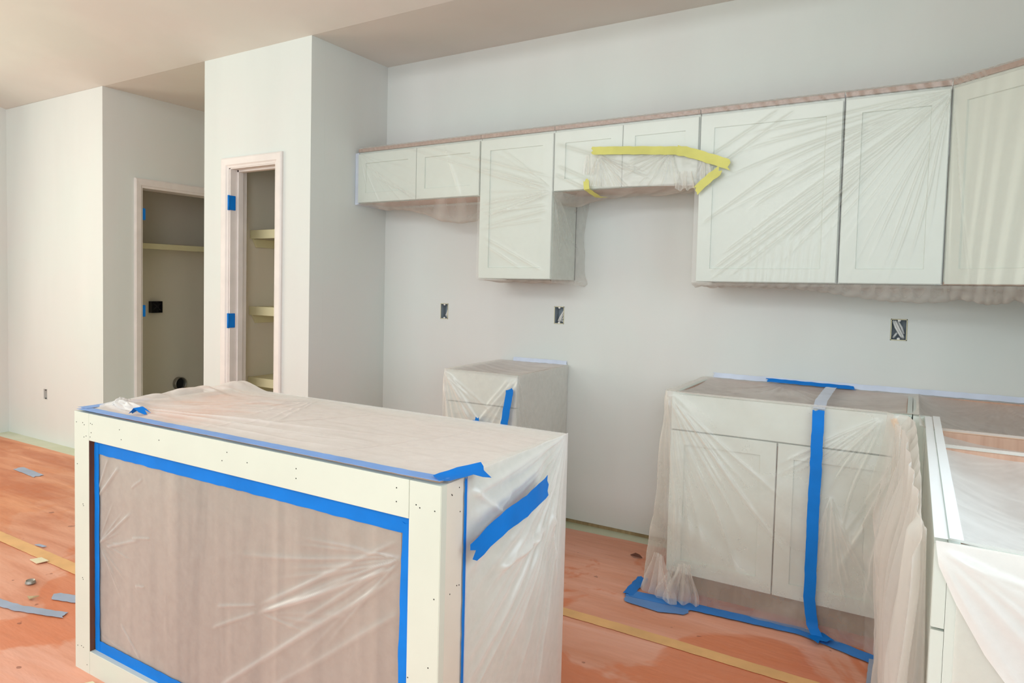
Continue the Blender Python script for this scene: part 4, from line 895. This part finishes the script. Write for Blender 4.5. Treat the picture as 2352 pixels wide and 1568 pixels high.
floor_tape([(-0.97, 3.05), (-0.70, 3.075), (-0.30, 3.110), (-0.05, 3.015), (-0.02, 3.00)], [(0, 1, 0), (0, 1, 0), (0.1, 1, 0), (0.3, 1, 0), (0.3, 1, 0)], 0.070, 'blue tape on the floor along the front of the sink base', 'floor_tape', seed=17, rag=0.005, wav=0.002, z=0.0085)
floor_tape([(-0.055, 3.02), (-0.058, 2.55), (-0.045, 1.9)], (1, 0, 0), 0.050, 'greyed blue tape on the floor along the right cabinet run', 'grey_tape', seed=18, z=0.0100)
floor_tape([(-0.955, 3.005), (-0.80, 2.99), (-0.70, 3.03)], (0, 1, 0), 0.085, 'torn greyish blue tape patch on the floor at the left sheet corner', 'mid_tape', seed=19, rag=0.010, z=0.0075)
floor_tape([(-0.955, 3.03), (-0.955, 3.25)], (1, 0, 0), 0.045, 'blue tape on the floor along the left side of the sink base', 'blue', seed=20, rag=0.006, z=0.0095)
tape([(-1.592, 3.140, 0.815), (-1.603, 3.138, 0.73), (-1.632, 3.138, 0.55)], (1, 0, 0.15), 0.040, 'slanted blue tape strip on the small lone base cabinet', seed=21, rag=0.005)
tape([(-1.79, 3.140, 0.63), (-1.715, 3.138, 0.622)], (0, 0, 1), 0.020, 'short level blue tape piece low on the small base cabinet front', seed=22)
tape([(-1.775, 3.138, 0.652), (-1.765, 3.136, 0.600)], (1, 0, 0.3), 0.030, 'tiny folded blue tape tab on the small base cabinet front', seed=23, rag=0.005)
tape([(-0.045, 3.128, 0.862), (-0.022, 3.122, 0.80)], (1, 0, 0.25), 0.020, 'yellowed tape piece on the film at the inside cabinet corner', 'seam_tape', seed=29)
G2 = 'yellow tapes over the stove gap'
tape([(-1.325, 3.428, 1.982), (-1.10, 3.426, 1.963), (-0.890, 3.426, 1.943)], (0, 0, 1), 0.038, 'long level yellow tape strip on the film over the stove gap', 'yellow', G2, seed=24)
tape([(-0.925, 3.424, 1.950), (-0.840, 3.424, 1.925), (-0.690, 3.424, 1.862)], (0.25, 0, 1), 0.044, 'yellow tape strip slanting down onto the wide wall cabinet', 'yellow', G2, seed=25, rag=0.006)
tape([(-0.735, 3.425, 1.842), (-0.800, 3.425, 1.790), (-0.828, 3.430, 1.765)], (0.6, 0, -0.9), 0.038, 'short yellow tape on the corner beside the stove gap', 'yellow', G2, seed=26, rag=0.006)
tape([(-1.352, 3.432, 1.842), (-1.345, 3.428, 1.796), (-1.315, 3.50, 1.765), (-1.295, 3.54, 1.765)], (1, 0, 0.1), 0.028, 'small yellow tape tab folded under the short cabinet', 'yellow', G2, seed=27, rag=0.004)
